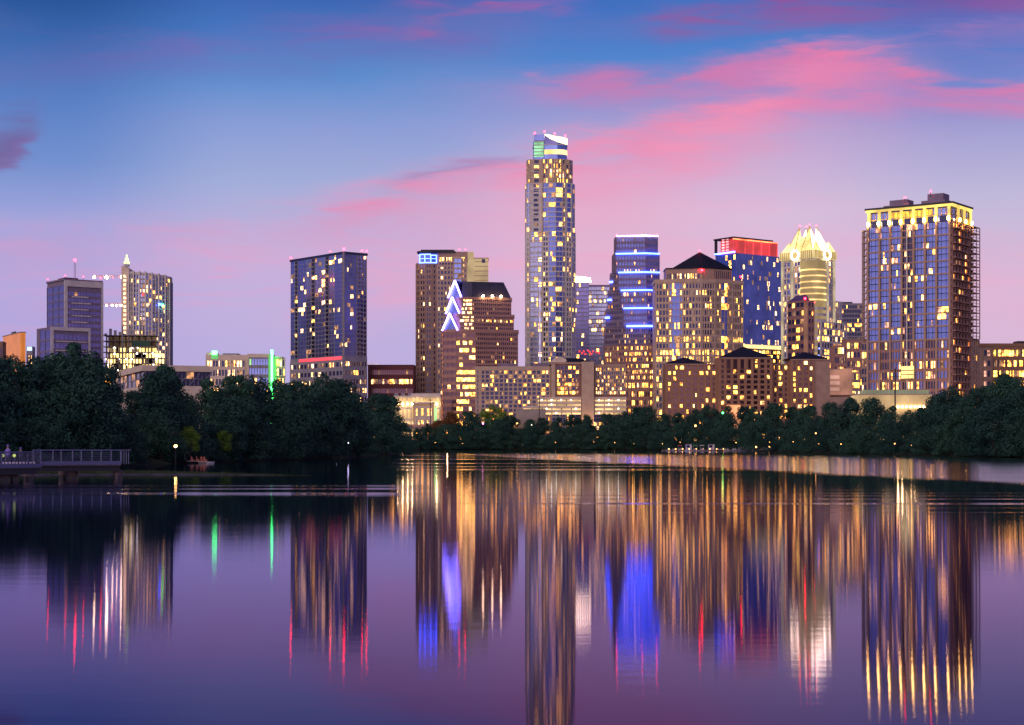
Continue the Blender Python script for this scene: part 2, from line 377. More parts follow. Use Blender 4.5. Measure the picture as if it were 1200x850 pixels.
# --- dark blue condominium tower
b = B('condominium_tower', 'square dark blue glass condominium tower with a red light strip near its base', 'residential tower', 403, 950, 40)
u1, v1, h = b.u(429.6), b.v(340.8), b.z(295.5)
b.box('wall', gl_dark, .05,u1,.05,v1,0,h-.2); hb = b.z(417)
# left (broad) face in strips: alternate glass strips and recessed balcony strips
strips = [(0,.05,0),(.05,.14,1),(.14,.27,0),(.27,.35,1),(.35,.42,2),(.42,.58,0),(.58,.68,2),(.68,.76,1),(.76,.84,0),(.84,.92,1),(.92,1,0)]
strips = [(0,.08,'g'),(.08,.14,'b'),(.14,.30,'g'),(.30,.40,'p'),(.40,.47,'b'),(.47,.66,'p'),(.66,.73,'b'),(.73,.83,'p'),(.83,.97,'g'),(.97,1,'b')]
for a0, a1, kd in strips:
    y0, y1 = v1*(1-a0), v1*(1-a1)
    if kd == 'b':
        b.facade((0,y0),(0,y1),hb,h-1,1,23,greycon,gl_dark,p=.07,pw=.1,sh=.3,d=.1)
        for j in range(23): b.box('balcony', greycon, -1.1,0,y1+.3,y0-.3,hb+(h-1-hb)/23*j,hb+(h-1-hb)/23*j+.45)
    else:
        nb = max(1, round((y0-y1)/3.2))
        b.facade((0,y0),(0,y1),hb,h-1,nb,23,greycon,gl_condo if kd == 'g' else gl_pale,p=.07,pw=.05,sh=.09,d=.12,sset=WHITISH,rowburst=.06)
b.facade((0,0),(u1*.55,0),hb,h-1,4,23,greycon,glass('matt_blue_glass', (.20,.22,.42), .5),p=.06,pw=.06,sh=.14,d=.18,sset=WHITISH)
b.facade((u1*.55,0),(u1,0),hb,h-1,3,23,greycon,gl_violet,p=.10,pw=.2,sh=.3,d=.3,sset=WHITISH)
for j in range(23): b.box('balcony', greycon, u1*.6,u1*.75,-1.2,0,hb+(h-1-hb)/23*j,hb+(h-1-hb)/23*j+.5)
b.box('lower_wall', greycon, -.3,u1+.2,-.3,v1+.2,0,hb)
b.facade((-.3,v1),(-.3,0),2,hb-2.4,15,9,greycon,gl_violet,p=.36,pw=.3,sh=.5,sset=WHITISH)
b.facade((0,-.3),(u1,-.3),2,hb-2,8,9,greycon,gl_violet,p=.4,pw=.3,sh=.5,sset=WHITISH)
b.one('red_light_strip', lit('led_red_strip', (1,.06,.10), 1.3, .1), -.8,-.35,v1*.02+.5,v1*.82,hb-2.1,hb-.3)
b.box('parapet', gl_dark, -.5,u1+.5,-.5,v1+.5,h-1,h+.3)
b.box('corner_pier', greycon, -.7,.3,-.7,.3,hb,h)
for x,y,r in ((0,v1,.6),(0,v1*.25,.5),(0,0,.8),(u1*.8,0,.5),(u1,0,.6)): b.beacon(x,y,h+1.6,r=r)

# --- dark red brick office
b = B('brick_office', 'dark red brick office block with few lit windows right of the blue condominium tower', 'office building', 431, 980, 0)
k = b.k; b.box('wall', redbrick, 0,54*k,0,20,0,b.z(428.5))
b.facade((2,0),(53*k,0),0,b.z(431),18,8,redbrick,gl_brown,p=.10,pw=.1,sh=.5,sset=OFFICE,rowburst=.1)
b.box('roof_canopy', lit('pale_canopy_light', (1,.75,.75), .8), -3*k,12*k,2,3,b.z(426.8),b.z(426)); b.box('canopy_post', steel, -2*k,-1.5*k,2,3,0,b.z(426.8)); b.box('parapet', redbrick, -.3,54.4*k,-.3,20.3,b.z(428.5),b.z(427.6))

# --- glowing garage by the bridge
b = B('parking_garage', 'warm lit garage and low pavilion beyond the bridge below the beige tower', 'building', 462, 900, 0)
k = b.k; h = b.z(464)
b.box('wall', cream, 0,54*k,3,18,0,h-.5)
for j in range(4): b.box('floor_slab', whitep, -.5,54*k,0,3,h/4*(j+1)-.9,h/4*(j+1))
b.box('ceiling_light', lit('garage_glow_soft', (1,.62,.26), .9, .6), .4,53*k,2.7,2.98,h*.5,h-.95); b.box('ceiling_light', MATS['garage_glow_soft'], .4,30*k,2.7,2.98,1,h*.48)
for i in range(9):
    t = MB(); t.ball((2+i*6*k*.95,-.2,h*.82),.45); t.build('lamp', Bwarm, b.root)
for i in range(12): b.box('column', cream, i*4.8*k,i*4.8*k+.5,.1,.7,0,h-.9)
b.box('roof_parapet', whitep, 20*k,54*k,0,8,h,h+1.3); b.box('pavilion_window', Lgreenish, 41*k,50*k,-.4,-.1,h*.45,h*.75)
for i in range(6): b.box('planter', greycon, i*8*k,i*8*k+2,1,3,h,h+1.5)
b = B('annex_block', 'small orange lit plastered block with white trim beside the bridge', 'building', 484, 860, 0)
b.box('wall', lit('orange_plaster_glow', (1,.5,.22), .28, .3), 0,24*b.k,0,8,0,b.z(473)); b.facade((1,0),(23*b.k,0),0,b.z(476),6,3,cream,gl_lobby,p=.5,pw=.4,sh=.4); b.box('parapet', whitep, -.3,24.5*b.k,-.3,8.3,b.z(473),b.z(471.5))  # warm light on the plaster is emission in its material

# --- beige residential tower with blue lit round corner
b = B('beige_residential_tower', 'tall beige residential tower with blue outlined round glass lounge at its top corner', 'residential tower', 512, 1010, 0)
k = b.k; h = b.z(299)
arc = [(-25,10),(-24,4),(-20,0),(-13,-2.4),(-6,-2.4),(0,0)]
ring = [(x*k,y*k) for x,y in arc]+[(35*k,0),(35*k,34*k),(-25*k,34*k)]
b.mb('wall', tan).hexa(ring,0,b.z(308)); b.box('upper_wall', tan, 0,36*k,.1,30*k,b.z(308),h+2)
for i in range(5):
    nb = 1 if i != 2 else 2
    b.facade((arc[i][0]*k,arc[i][1]*k),(arc[i+1][0]*k,arc[i+1][1]*k),0,b.z(309),nb+ (1 if i in (1,3) else 0),33,tan,gl_dark if i != 2 else gl_violet,p=.10,pw=.38,sh=.4,d=.3,sset=WHITISH)
b.facade((0,0),(20*k,0),0,h-6,5,34,limestone,gl_dark,p=.13,pw=.4,sh=.42,d=.35,sset=WHITISH)
b.facade((20*k,-.6),(29*k,-.6),0,h-2,2,36,limestone,gl_blue,p=.14,pw=.12,sh=.28,d=.35,sset=WHITISH,off=0); b.box('bay_wall', limestone, 20*k,29*k,-.58,0,0,h-1)
b.facade((29*k,0),(35*k,0),0,h-2,2,36,limestone,gl_dark,p=.15,pw=.4,sh=.42,d=.35,sset=WHITISH)
b.facade((1,0),(34*k,0),h-7.5,h-1,9,2,limestone,gl_dark,p=.5,pw=.3,sh=.3,sset=[(L_gold,2),(L_warm,2)],off=.05)
b.box('glowing_shaft', lit('cream_shaft_glow', (1,.72,.34), .42, .25), 35.2*k,60*k,1,26*k,0,b.z(303)); b.box('glowing_shaft', MATS['cream_shaft_glow'], 36*k,43*k,.4,12*k,b.z(303),b.z(295.2))  # shaft material glows, no floodlight falls on it
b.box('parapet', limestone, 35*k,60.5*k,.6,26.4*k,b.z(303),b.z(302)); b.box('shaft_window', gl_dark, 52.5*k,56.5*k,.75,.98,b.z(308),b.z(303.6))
b.facade((45*k,1),(59*k,1),0,b.z(332),4,30,limestone,gl_dark,p=.2,pw=.5,sh=.5)
for j in range(5): b.box('shaft_groove', tan, 44*k,60.1*k,.85,.99,b.z(307+j*5.5),b.z(306.3+j*5.5))
lounge = [(-21,3),(-20,0),(-14,-2),(-7,-2),(-.5,0)]
b.mb('lounge_glass', gl_deep).hexa([(x*k,y*k) for x,y in lounge]+[(-1*k,14*k),(-21*k,14*k)], b.z(308),b.z(297))
for i in range(4):
    a0 = (lounge[i][0]*k,lounge[i][1]*k-.4); a1 = (lounge[i+1][0]*k,lounge[i+1][1]*k-.4)
    for py in (308.2,298.6 if i in(1,2) else 299.5): t = MB(); t.bar((*a0,b.z(py)),(*a1,b.z(py)),.5); t.build('led_tube', LEDblue, b.root)
    t = MB(); t.bar((*a1,b.z(308)),(*a1,b.z(299)),.45); t.build('led_tube', LEDblue, b.root)
    if i: t = MB(); t.bar((*a0,b.z(303.5)),(*a1,b.z(303.5)),.25); t.build('led_tube', LEDblue, b.root)
b.mb('roof', darkmetal).hexa([(-23.5*k,2*k),(-20*k,-3*k),(-6*k,-4.5*k),(4*k,-2*k),(22*k,-1*k),(22*k,16*k),(-23*k,16*k)], b.z(296.5),b.z(294.5))
b.mb('roof', darkmetal).hexa([(-19*k,2*k),(4*k,2*k),(20*k,2*k),(20*k,12*k),(-19*k,12*k)], b.z(294.5),b.z(292.5))
for x in (26,33): b.beacon(x*k,2,h+3.6,r=.45)

# --- stepped granite tower with violet lit triangular gables
b = B('gabled_office_tower', 'stepped pink granite office tower with three stacked glass gables outlined in violet light', 'office tower', 557, 930, 0)
k = b.k
def seg(*p): return [(x*k,y*k) for x,y in p]
low = seg((-39,16),(-38,10),(-22,0),(0,0),(50,14),(50,44),(-39,44))
zA, zB, zC = b.z(387), b.z(369), b.z(349)
b.mb('wall', granite).hexa(low,0,zA)
b.facade(low[1],low[2],0,zA-1,3,15,granite,gl_brown,p=.05,pw=.04,sh=.45,d=.25,sset=OFFICE)
def bandrow(i,j): return pick([(L_gold,3),(L_warm,3),(L_yel,2)]) if (j < 10 or random.random() < .5) and random.random() < .95 else (L_dim if random.random() < .5 else False)
b.facade(low[2],low[3],0,zA-1,3,15,granite,gl_brown,pw=.04,sh=.48,d=.3,fn=bandrow)
b.facade(low[3],low[4],0,zA-1,22,24,granite,gl_dark,p=.07,pw=.38,sh=.42,d=.35,sset=OFFICE,rowburst=.18)
b.facade(low[0],low[1],0,zA-1,1,24,granite,L_warm,p=.8,pw=.1,sh=.4,sset=[(L_gold,1),(L_warm,1)])
mid = seg((-21,2),(-18,1),(-2,1),(45,15),(45,40),(-21,40)); b.mb('wall', granite).hexa(mid,zA,zB)
b.facade(mid[1],mid[2],zA,zB,3,4,granite,gl_brown,p=.9,pw=.04,sh=.4,sset=[(L_white,1),(L_warm,2)])
b.facade(mid[2],mid[3],zA,zB,20,4,granite,gl_dark,p=.08,pw=.38,sh=.42,sset=OFFICE,rowburst=.1)
top = seg((-18,4),(-16,3),(-4,3),(42,16),(42,38),(-18,38)); b.mb('wall', granite).hexa(top,zB,zC)
b.facade(top[1],top[2],zB,zC,3,4,granite,gl_brown,p=.9,pw=.04,sh=.4,sset=[(L_white,1),(L_warm,2)])
b.facade(top[2],top[3],zB,zC,19,4,granite,gl_dark,p=.05,pw=.38,sh=.42,sset=OFFICE,rowburst=.1)
for ri, (za,zb) in ((low,(zA-1,zA)),(mid,(zB-.9,zB)),(top,(zC-1,zC))):
    b.mb('cornice', granite).hexa([(x*1.0+ (.5 if x > 0 else -.5), y-.45) for x,y in ri], za, zb+.5)
b.mb('roof', mat('zinc_roof', (.035,.035,.07), .45, .4, var=.15)).hexa(seg((-17,4),(-4,4),(42,17),(42,37),(-17,37)), zC+.5, b.z(329), top=seg((-15,12),(-4,12),(33,21),(33,31),(-15,31)))
for q in (20,30,9):
    t = MB(); t.ball((q*k,(4+q*.28)*k-1,zC+1.2),.6); t.build('lamp', Bwarm, b.root)
for (x0,x1,xa,y0,y1,off) in ((-38.5,-20,-29.5,387,367,3.5),(-34.5,-18,-26.5,367,348,5.5),(-32,-16,-23.5,348,328,7.5)):
    z0, z1 = b.z(y0), b.z(y1); yl, yr = (off+7)*k, (off-3.5)*k
    A_, B_, C_ = (x0*k,yl,z0), (x1*k,yr,z0), (xa*k,(yl+yr)/2,z1)
    t = MB(); nb_ = (x0*k+16*k,yl+16*k); 
    t.poly([A_,B_,C_]); t.poly([(x0*k+10*k,yl+20*k,z0),(x1*k+10*k,yr+20*k,z0),(xa*k+10*k,(yl+yr)/2+20*k,z1)][::-1])
    t.poly([A_,C_,(xa*k+10*k,(yl+yr)/2+20*k,z1),(x0*k+10*k,yl+20*k,z0)]); t.poly([C_,B_,(x1*k+10*k,yr+20*k,z0),(xa*k+10*k,(yl+yr)/2+20*k,z1)])
    t.build('gable', gl_deep, b.root)
    for P_, Q_ in ((A_,C_),(B_,C_)):
        t = MB(); o_ = Vector((-.3,-.8,0)); t.bar(Vector(P_)+o_,Vector(Q_)+o_,.62); t.build('led_tube', LEDwhite if False else LEDviolet, b.root)
        t = MB(); t.bar(Vector(P_)*.0+Vector(P_)+o_*2,Vector(Q_)+o_*2,.12); t.build('led_tube', LEDwhite, b.root)
    b.mb('gable_base', granite).hexa([(x0*k,yl),(x1*k,yr),(x1*k+9*k,yr+18*k),(x0*k+9*k,yl+18*k)], zA-.2, z0-.05) if z0 > zA+1 else None

# --- white arched hotel
b = B('lakefront_hotel', 'long beige hotel slab of arched balconies with a brightly lit garage under its right block', 'hotel', 557, 850, 0)
k = b.k
b.box('wall', limestone, 0,90*k,.05,16,0,b.z(430.5))
b.facade((0,0),(6*k,0),2,b.z(434),1,16,limestone,gl_dark,p=.1,pw=.4,sh=.35)
b.facade((6*k,0),(88*k,0),2,b.z(434),15,16,limestone,gl_dark,p=.28,pw=.30,sh=.30,d=.5,sset=[(L_amber,3),(L_dim,5),(L_gold,2),(L_warm,1)])
b.box('parapet', limestone, -.3,88*k,-.5,16,b.z(434),b.z(429.5))
b.box('lower_hall', concrete, 47*k,82*k,-9,0,0,b.z(480)); b.box('roof_plant', violetstone, 27*k,50*k,4,12,b.z(430.5),b.z(426)); b.box('roof_plant', violetstone, 68*k,86*k,5,12,b.z(430),b.z(425))
x0, x1, x2, x3 = 90*k, 124*k, 138*k, 176*k
b.box('block_wall', granite, x0+.1,x1+1,-3,18,b.z(466),b.z(427)); b.box('shaft', limestone, x1,x2,-9,14,0,b.z(425)); b.box('block_wall', granite, x2-.5,x3,-3,18,b.z(466),b.z(429))
b.box('cornice', tan, x0-3*k,x1,-4,18,b.z(427.5),b.z(425)); b.box('cornice', tan, x2,x3,-4,18,b.z(431),b.z(427.5)); b.box('edge_wall', limestone, x0-1*k,x0+3.5*k,-4,0,b.z(466),b.z(427.6))
b.facade((x0+5*k,-3),(x1-1,-3),b.z(463),b.z(429),6,7,granite,gl_dark,p=.55,pw=.2,sh=.25,d=.8,sset=[(L_amber,3),(L_dim,3),(L_gold,3)])
b.facade((x2+1,-3),(x3,-3),b.z(463),b.z(431),15,7,limestone,gl_dark,p=.42,pw=.4,sh=.35,d=1.0,sset=[(L_amber,2),(L_dim,3),(L_warm,2),(L_white,1)])
gw = lit('garage_glow', (1,.62,.28), 1.1, .6)
for j in range(4):
    z = b.z(486)+ j*(b.z(466)-b.z(486))/4; dz = (b.z(466)-b.z(486))/4
    for xa, xb in ((55*k if j < 2 else 72*k,x1-.2),(x2+.2,x3)):
        b.box('garage_deck', cream, xa,xb,-7,0,z+dz*.45,z+dz); b.box('garage_ceiling_light', gw, xa+.5,xb,-2.2,-2.0,z,z+dz*.44)
        nn = int((xb-xa)/5)
        for i in range(nn):
            b.box('garage_column', concrete, xa+i*5,xa+i*5+.5,-6.4,-5.9,z,z+dz*.45)
            if j == 3 or (i+j) % 3 == 0:
                t = MB(); t.ball((xa+i*5+2.5,-6.8,z+dz*.32),.34); t.build('lamp', BwhiteS, b.root)
vault = MB(); n_ = 10; vr = []
for i in range(n_+1):
    a = math.pi*i/n_; vr.append((x0-1*k+19*k*(1-math.cos(a))/2*1.0, b.z(428)+ (b.z(419)-b.z(428))*math.sin(a)**.6))
for i in range(n_):
    (xa,za),(xb,zb) = vr[i],vr[i+1]; vault.poly([(xa,-2,za),(xb,-2,zb),(xb,10,zb),(xa,10,za)])
vault.poly([(x,-2,z) for x,z in vr][::-1]); vault.poly([(x,10,z) for x,z in vr]); vault.build('vaulted_roof', cream, b.root)
vr_ = MB(); vr_.hexa([(x0+16*k,-2.4),(x0+45*k,-1.5),(x0+45*k,9),(x0+16*k,9)], b.z(425), b.z(423.5)); vr_.hexa([(x0+13*k,-1.9),(x0+43*k,-1.2),(x0+43*k,9),(x0+13*k,9)], b.z(423.5), b.z(419.5), top=[(x0+14*k,2),(x0+30*k,2),(x0+30*k,6),(x0+14*k,6)]); vr_.build('roof', roofnavy, b.root)
for i in range(60): b.win.append((6*k+ (i%20+.5)*82*k/20,-.9,b.z(434)-.2-(i//20)*0,.01,.01,0,gl_dark,Vector((0,-1)))) if False else None

# --- the tallest tower
b = B('tallest_tower', 'tallest slender rounded glass tower with slanted bright crown, centre of the skyline', 'residential tower', 645, 1100, 0)
k = b.k
def tier(px_pts, zb, zt, nf, frame, glassL, p, bays, name='wall', cpt=0, depth=38):
    pts = seg2(px_pts)
    ring = pts+[(pts[-1][0],depth*k),(pts[0][0],depth*k)]
    b.mb(name, greycon).hexa(ring, zb, zt)
    for i in range(len(pts)-1):
        if bays[i]: b.facade(pts[i],pts[i+1],zb,zt,bays[i][0],nf,frame,bays[i][1],p=bays[i][4] if len(bays[i]) > 4 else p,pw=bays[i][2],sh=bays[i][3],d=.35,sset=YELLOW if zt > b.z(300) else WHITISH,rowburst=.08)
def seg2(p): return [(x*k,y*k) for x,y in p]
full = [(-29,12),(-28,3),(-24,0),(-9.5,-1),(-9,-3),(-2,-6),(6,-7),(14,-5),(18,-2),(25,2),(29.5,9)]
bays = [(2,gl_dark,.4,.4),(1,gl_dark,.4,.4),(3,gl_pale,.14,.22),None,(2,gl_dark,.30,.35,.12),(2,gl_deep,.05,.22),(2,gl_deep,.05,.22),(1,gl_deep,.1,.22),(2,gl_dark,.4,.35),(2,gl_blue,.2,.3)]
tier(full, 0, b.z(272), 42, whitep, 0, .20, bays)
t2 = [(-29,12),(-28,3),(-24,0),(-9.5,-1),(-9,-2.5),(-2,-5),(6,-6),(14,-4.5),(18,-2),(25,2),(28.5,9)]
b2 = [(1,gl_blue,.1,.2),(1,gl_blue,.2,.3),(1,gl_dark,.3,.4),None,(2,gl_deep,.04,.2),(1,gl_deep,.04,.2),(1,gl_deep,.04,.2),(3,gl_dark,.25,.25),(1,gl_deep,.2,.2),(1,gl_deep,.1,.2)]
tier(t2, b.z(272), b.z(215), 10, whitep, 0, .15, b2)
t3 = [(-27.5,12),(-26.5,3),(-23,0),(-9.5,-1),(-9,-2),(-2,-4.5),(6,-5),(13,-3.5),(17,-1),(22,2),(26,9)]
b3 = [(2,gl_dark,.4,.4),(1,gl_dark,.4,.3),(1,gl_dark,.3,.35,.1),None,(2,gl_dark,.3,.2,.9),(2,gl_dark,.3,.2,.95),(2,gl_dark,.3,.2,.9),(1,gl_dark,.3,.2,.9),(1,gl_dark,.3,.3,.4),(2,gl_blue,.2,.3,.1)]
tier(t3, b.z(215), b.z(187), 5, limestone, 0, .6, b3)
for i in range(0,46):
    z = i*b.z(187)/45.; b.box('balcony', whitep, -24*k,-10*k,-1.2*k,-.2*k,z,z+.5) if i % 1 == 0 and i < 45 else None
b.box('vertical_fin', limestone, -10.2*k,-8.6*k,-3.4*k,-1*k,0,b.z(186.5)); b.box('vertical_fin', whitep, 16.6*k,17.6*k,-3.9*k,-1*k,0,b.z(213))
b.one('vertical_light', lit('violet_wash', (.75,.62,1), .7), -13.3*k,-11.6*k,-1.6*k,-1.25*k,b.z(440),b.z(330))
crown = [(-20,10),(-19,2),(-8,0),(-7,-2),(0,-4),(8,-4.2),(15,-2.5),(19.5,3),(20,12)]
c_ = seg2(crown); b.mb('crown_glass', gl_blue).hexa(c_+[(20*k,26*k),(-20*k,26*k)], b.z(187), b.z(170))
b.mb('crown_light_band', lit('crown_band', (1,.62,.2), 2.0, .4)).hexa([(x*1.006,y-.15) for x,y in c_[3:]]+[(20*k,20*k),(-7*k,20*k)], b.z(181.5), b.z(176))
b.mb('crown_upper_glass', gl_violet).hexa(c_+[(20*k,26*k),(-20*k,26*k)], b.z(170), b.z(164.5))
b.mb('crown_slab', whitep).hexa([(x*1.02,y-.4) for x,y in c_]+[(20.6*k,26*k),(-20.6*k,26*k)], b.z(170.6), b.z(169.6)); b.mb('crown_slab', whitep).hexa([(x*1.02,y-.4) for x,y in c_]+[(20.6*k,26*k),(-20.6*k,26*k)], b.z(188), b.z(186.9))
b.mb('crown_green_glass', lit('green_glass_glow', (.35,1,.5), .75, .5)).hexa([(-19.2*k,1.7*k),(-8*k,-.35*k),(-8*k,3*k),(-19*k,4*k)], b.z(184), b.z(166))
for i in range(5): b.box('crown_slab', whitep, -19.6*k,-7.6*k,-.55*k,2.5*k,b.z(166+i*4)-.25,b.z(166+i*4)+.25)
slr = MB(); A1 = [(x*k,y*k) for x,y in ((-7,-2.2),(0,-4.3),(8,-4.5),(15,-2.8),(20,3))]; zs = [b.z(p) for p in (157.5,159,160.8,161.5,162)]; zl = [b.z(p) for p in (158.5,164,167.5,169,169.8)]
for i in range(4):
    slr.poly([(*A1[i],zl[i]),(*A1[i+1],zl[i+1]),(*A1[i+1],zs[i+1]),(*A1[i],zs[i])])
    slr.poly([(*A1[i],zs[i]),(*A1[i+1],zs[i+1]),(A1[i+1][0],20*k,zs[i+1]),(A1[i][0],20*k,zs[i])])
slr.build('slanted_crown_light', lit('crown_white', (1,.86,.50), 2.4, .3), b.root)
pp = MB()
for i in range(4): pp.poly([(*A1[i],b.z(164.6)),(*A1[i+1],b.z(164.6)),(*A1[i+1],zl[i+1]),(*A1[i],zl[i])]) if zl[i] > b.z(164.6) else None
pp.build('crown_screen', gl_violet, b.root)
b.box('crown_upper_wall', gl_blue, -19*k,-7.2*k,.4*k,20*k,b.z(164.5),b.z(157.8))
for x,y,py in ((-18.5,1,156),(-7,-1.5,154.5),(5,-3,157),(17.5,0,159.5)): b.beacon(x*k,y*k,b.z(py),r=.55)

# --- pale glass tower behind
b = B('pale_glass_tower', 'pale violet glass tower with glowing comb of lights on its roof, behind the tallest tower', 'residential tower', 690, 1320, 0)
k = b.k
b.box('wall', gl_violet, -17*k,0,.1,24*k,0,b.z(331)); b.box('wall', gl_violet, 0,30*k,.6,24*k,0,b.z(335))
b.facade((-17*k,0),(0,0),0,b.z(332),6,38,greycon,gl_violet,p=.06,pw=.06,sh=.2,d=.2,sset=WHITISH)
b.facade((0,.5),(27*k,.5),0,b.z(336),9,38,violetstone,gl_pale,p=.13,pw=.08,sh=.25,d=.2,sset=WHITISH,rowburst=.08)
for i in range(7): b.one('crown_light', lit('comb_white', (1,.68,.32), 26, .2), (-16+i*2.7)*k,(-14.2+i*2.7)*k,.2,1,b.z(331),b.z(324+ i*.25))
b.one('crown_light', MATS['comb_white'], -17*k,3*k,-.2,.15,b.z(331),b.z(329.2)); b.box('parapet', violetstone, 0,27*k,.1,24*k,b.z(335.5),b.z(334))
for i,(xx,yy) in enumerate(((-12,412),(-9,414),(-7,412),(-5,415),(-2,411),(0,413),(2,415),(4,412),(8,413),(11,414))): b.one('red_neon', LEDred, xx*k,(xx+2)*k,-.6,-.3,b.z(yy+1),b.z(yy-1))

# --- stepped tower with blue bands
b = B('blue_banded_tower', 'stepped violet office tower ringed by horizontal blue light bands', 'office tower', 740, 960, 0)
k = b.k
tiers = [(277,298,-18,-18.5,31),(298,320,-18.5,-21,33),(320,341,-15.5,-23.5,33),(341,362,-12.5,-26,34),(362,383,-9.5,-28.5,34),(383,404,-6,-30.5,35),(404,425,-3,-31,35),(425,446,-1,-31,36),(446,500,0,-31,36)]
for i,(ya,yb,c0,l0,r0) in enumerate(tiers):
    z0 = b.z(yb) if yb < 500 else 0; z1 = b.z(ya); L0 = (l0*k,(14 + i*.3)*k); C0 = ((-18+ i*2.2 if i else -18)*k,(2-i*.35)*k)
    C0 = (c0*k if i else -17.5*k,(2-i*.35)*k); M0 = ((16+i*.6)*k,(-3-i*.35)*k); R0 = (r0*k,(2-i*.35)*k)
    b.mb('wall', violetstone).hexa([L0,C0,M0,R0,(r0*k,36*k),(l0*k,36*k)], z0, z1)
    nf_ = 3 if yb < 500 else 7
    if i == 0: nf_ = 3
    ps = .05 if i in (0,1,2,4) else (.28 if i == 3 else (.2 if i < 6 else .6))
    wl = violetstone if i < 6 else granite
    b.facade(L0,C0,z0,z1-.4,max(3,int((C0[0]-L0[0])/k/1.6)),nf_,wl,gl_deep if i < 5 else gl_dark,p=ps*.7,pw=.35,sh=.45,d=.5,sset=OFFICE)
    b.facade(C0,M0,z0,z1-.4,10,nf_,wl,gl_deep if i < 5 else gl_dark,p=ps,pw=.35,sh=.45,d=.35,sset=OFFICE if i < 5 else YELLOW)
    b.facade(M0,R0,z0,z1-.4,6,nf_,wl,gl_deep if i < 5 else gl_dark,p=ps,pw=.35,sh=.45,d=.35,sset=OFFICE if i < 5 else YELLOW)
    if i < 5:
        LD = LEDblue if i else LEDwhite
        zz = b.z(ya)+.1 if i == 0 else b.z(ya)+.2
        f = 1.06
        if True:
            t = MB(); t.bar((C0[0],C0[1]-.8,zz),(M0[0],M0[1]-.8,zz),0.75 if i else .5); t.build('led_band', LD, b.root)
            t = MB(); t.bar((M0[0],M0[1]-.8,zz),(R0[0],R0[1]-.8,zz),0.75 if i else .5); t.build('led_band', LD, b.root)
        if i >= 2: 
            t = MB(); t.bar((L0[0]-.6,L0[1]-1,zz-5),(L0[0]+1.5,L0[1]-2.5,zz-5),1.1); t.build('led_band', LEDblue, b.root)
    if i == 4:
        zz = b.z(yb)+.2; t = MB(); t.bar((-6*k,-1*k-.9,zz),(19*k,-5*k-.9,zz),1.0); t.build('led_band', LEDblue, b.root); t = MB(); t.bar((19*k,-5*k-.9,zz),(34*k,-1*k,zz),1.0); t.build('led_band', LEDblue, b.root)
    b.mb('terrace_wall', violetstone).hexa([L0,C0,M0,R0,(r0*k,34*k),(l0*k,34*k)], z1, z1+.7) if i else None
for i in range(12): b.one('terrace_lamp', L_white, (-12+i*3.4)*k,(-11+i*3.4)*k,-2.5*k,-2.2*k,b.z(318.5),b.z(316.2)) if i % 4 else None
for x in (-17,13,30): b.beacon(x*k,2,b.z(275),r=.5)
b.box('roof_plant', darkmetal, 12*k,19*k,6,14,b.z(277),b.z(274.5))

# --- beige tower with pyramid roof
b = B('pyramid_roofed_tower', 'broad beige stone office tower under a dark pyramid roof with a red beacon', 'office tower', 822, 930, 0)
k = b.k
fp = seg2([(-53,9),(0,0),(16,5),(52,24),(52,50),(-53,50)])
zt = b.z(325)
b.mb('wall', limestone).hexa(fp,0,zt-1)
ys = (b.z(391)-0)
def litrow(i,j):
    fr_ = j/27
    q = 1.15 if j in (12,13,15) else (.72 if j < 13 else .28)
    return pick(YELLOW) if random.random() < q*.8 else False
for (a0,a1,nb_,pw_,gl_) in ((0,.30,4,.36,gl_dark),(.30,.36,1,.2,gl_deep),(.36,.53,2,.06,gl_deep),(.53,.59,1,.2,gl_deep),(.59,1,6,.40,gl_dark)):
    A_ = (fp[0][0]+(fp[1][0]-fp[0][0])*a0, fp[0][1]+(fp[1][1]-fp[0][1])*a0); B_ = (fp[0][0]+(fp[1][0]-fp[0][0])*a1, fp[0][1]+(fp[1][1]-fp[0][1])*a1)
    b.facade(A_,B_,0,zt-3,nb_,24,limestone,gl_,pw=pw_,sh=.34 if pw_ > .1 else .08,d=.4,fn=litrow)
b.facade(fp[1],fp[2],0,zt-3,5,24,limestone,gl_dark,pw=.42,sh=.3,d=.35,fn=litrow)
for (a0,a1,nb_,pw_,gl_) in ((0,.22,3,.45,gl_dark),(.22,.45,2,.08,gl_deep),(.45,.62,3,.45,gl_dark),(.62,1,6,.42,gl_dark)):
    A_ = (fp[2][0]+(fp[3][0]-fp[2][0])*a0, fp[2][1]+(fp[3][1]-fp[2][1])*a0); B_ = (fp[2][0]+(fp[3][0]-fp[2][0])*a1, fp[2][1]+(fp[3][1]-fp[2][1])*a1)
    b.facade(A_,B_,0,zt-3,nb_,24,limestone,gl_,pw=pw_,sh=.3 if pw_ > .1 else .06,d=.4,fn=litrow)
b.mb('cornice', limestone).hexa([(x+(.5 if x > 0 else -.5),y-.5) for x,y in fp], zt-3,zt-1)
up = seg2([(-40,12),(2,4),(15,8),(38,21),(38,46),(-40,46)])
b.mb('upper_wall', tan).hexa(up, zt-1, b.z(314))
b.facade(up[0],up[1],zt-1,b.z(319),14,1,tan,gl_dark,p=.4,pw=.4,sh=.3,sset=WHITISH); b.facade(up[2],up[3],zt-1,b.z(315),9,1,tan,gl_dark,p=.0,pw=.45,sh=.3)
b.mb('roof', roofnavy).hexa([(x*1.02,y-.6) for x,y in up], b.z(314.2), b.z(313)); 
cxr, cyr = 1*k, 27*k
b.mb('roof', roofnavy).hexa(seg2([(-33,13),(3,7),(15,11),(40,24),(38,46),(-33,44)]), b.z(313), Z(294,D:=900+14)-GZ+1.4 if False else b.z(292.6), top=[(cxr-.3,cyr-.3),(cxr,cyr-.35),(cxr+.3,cyr-.3),(cxr+.35,cyr),(cxr+.3,cyr+.3),(cxr-.3,cyr+.3)])
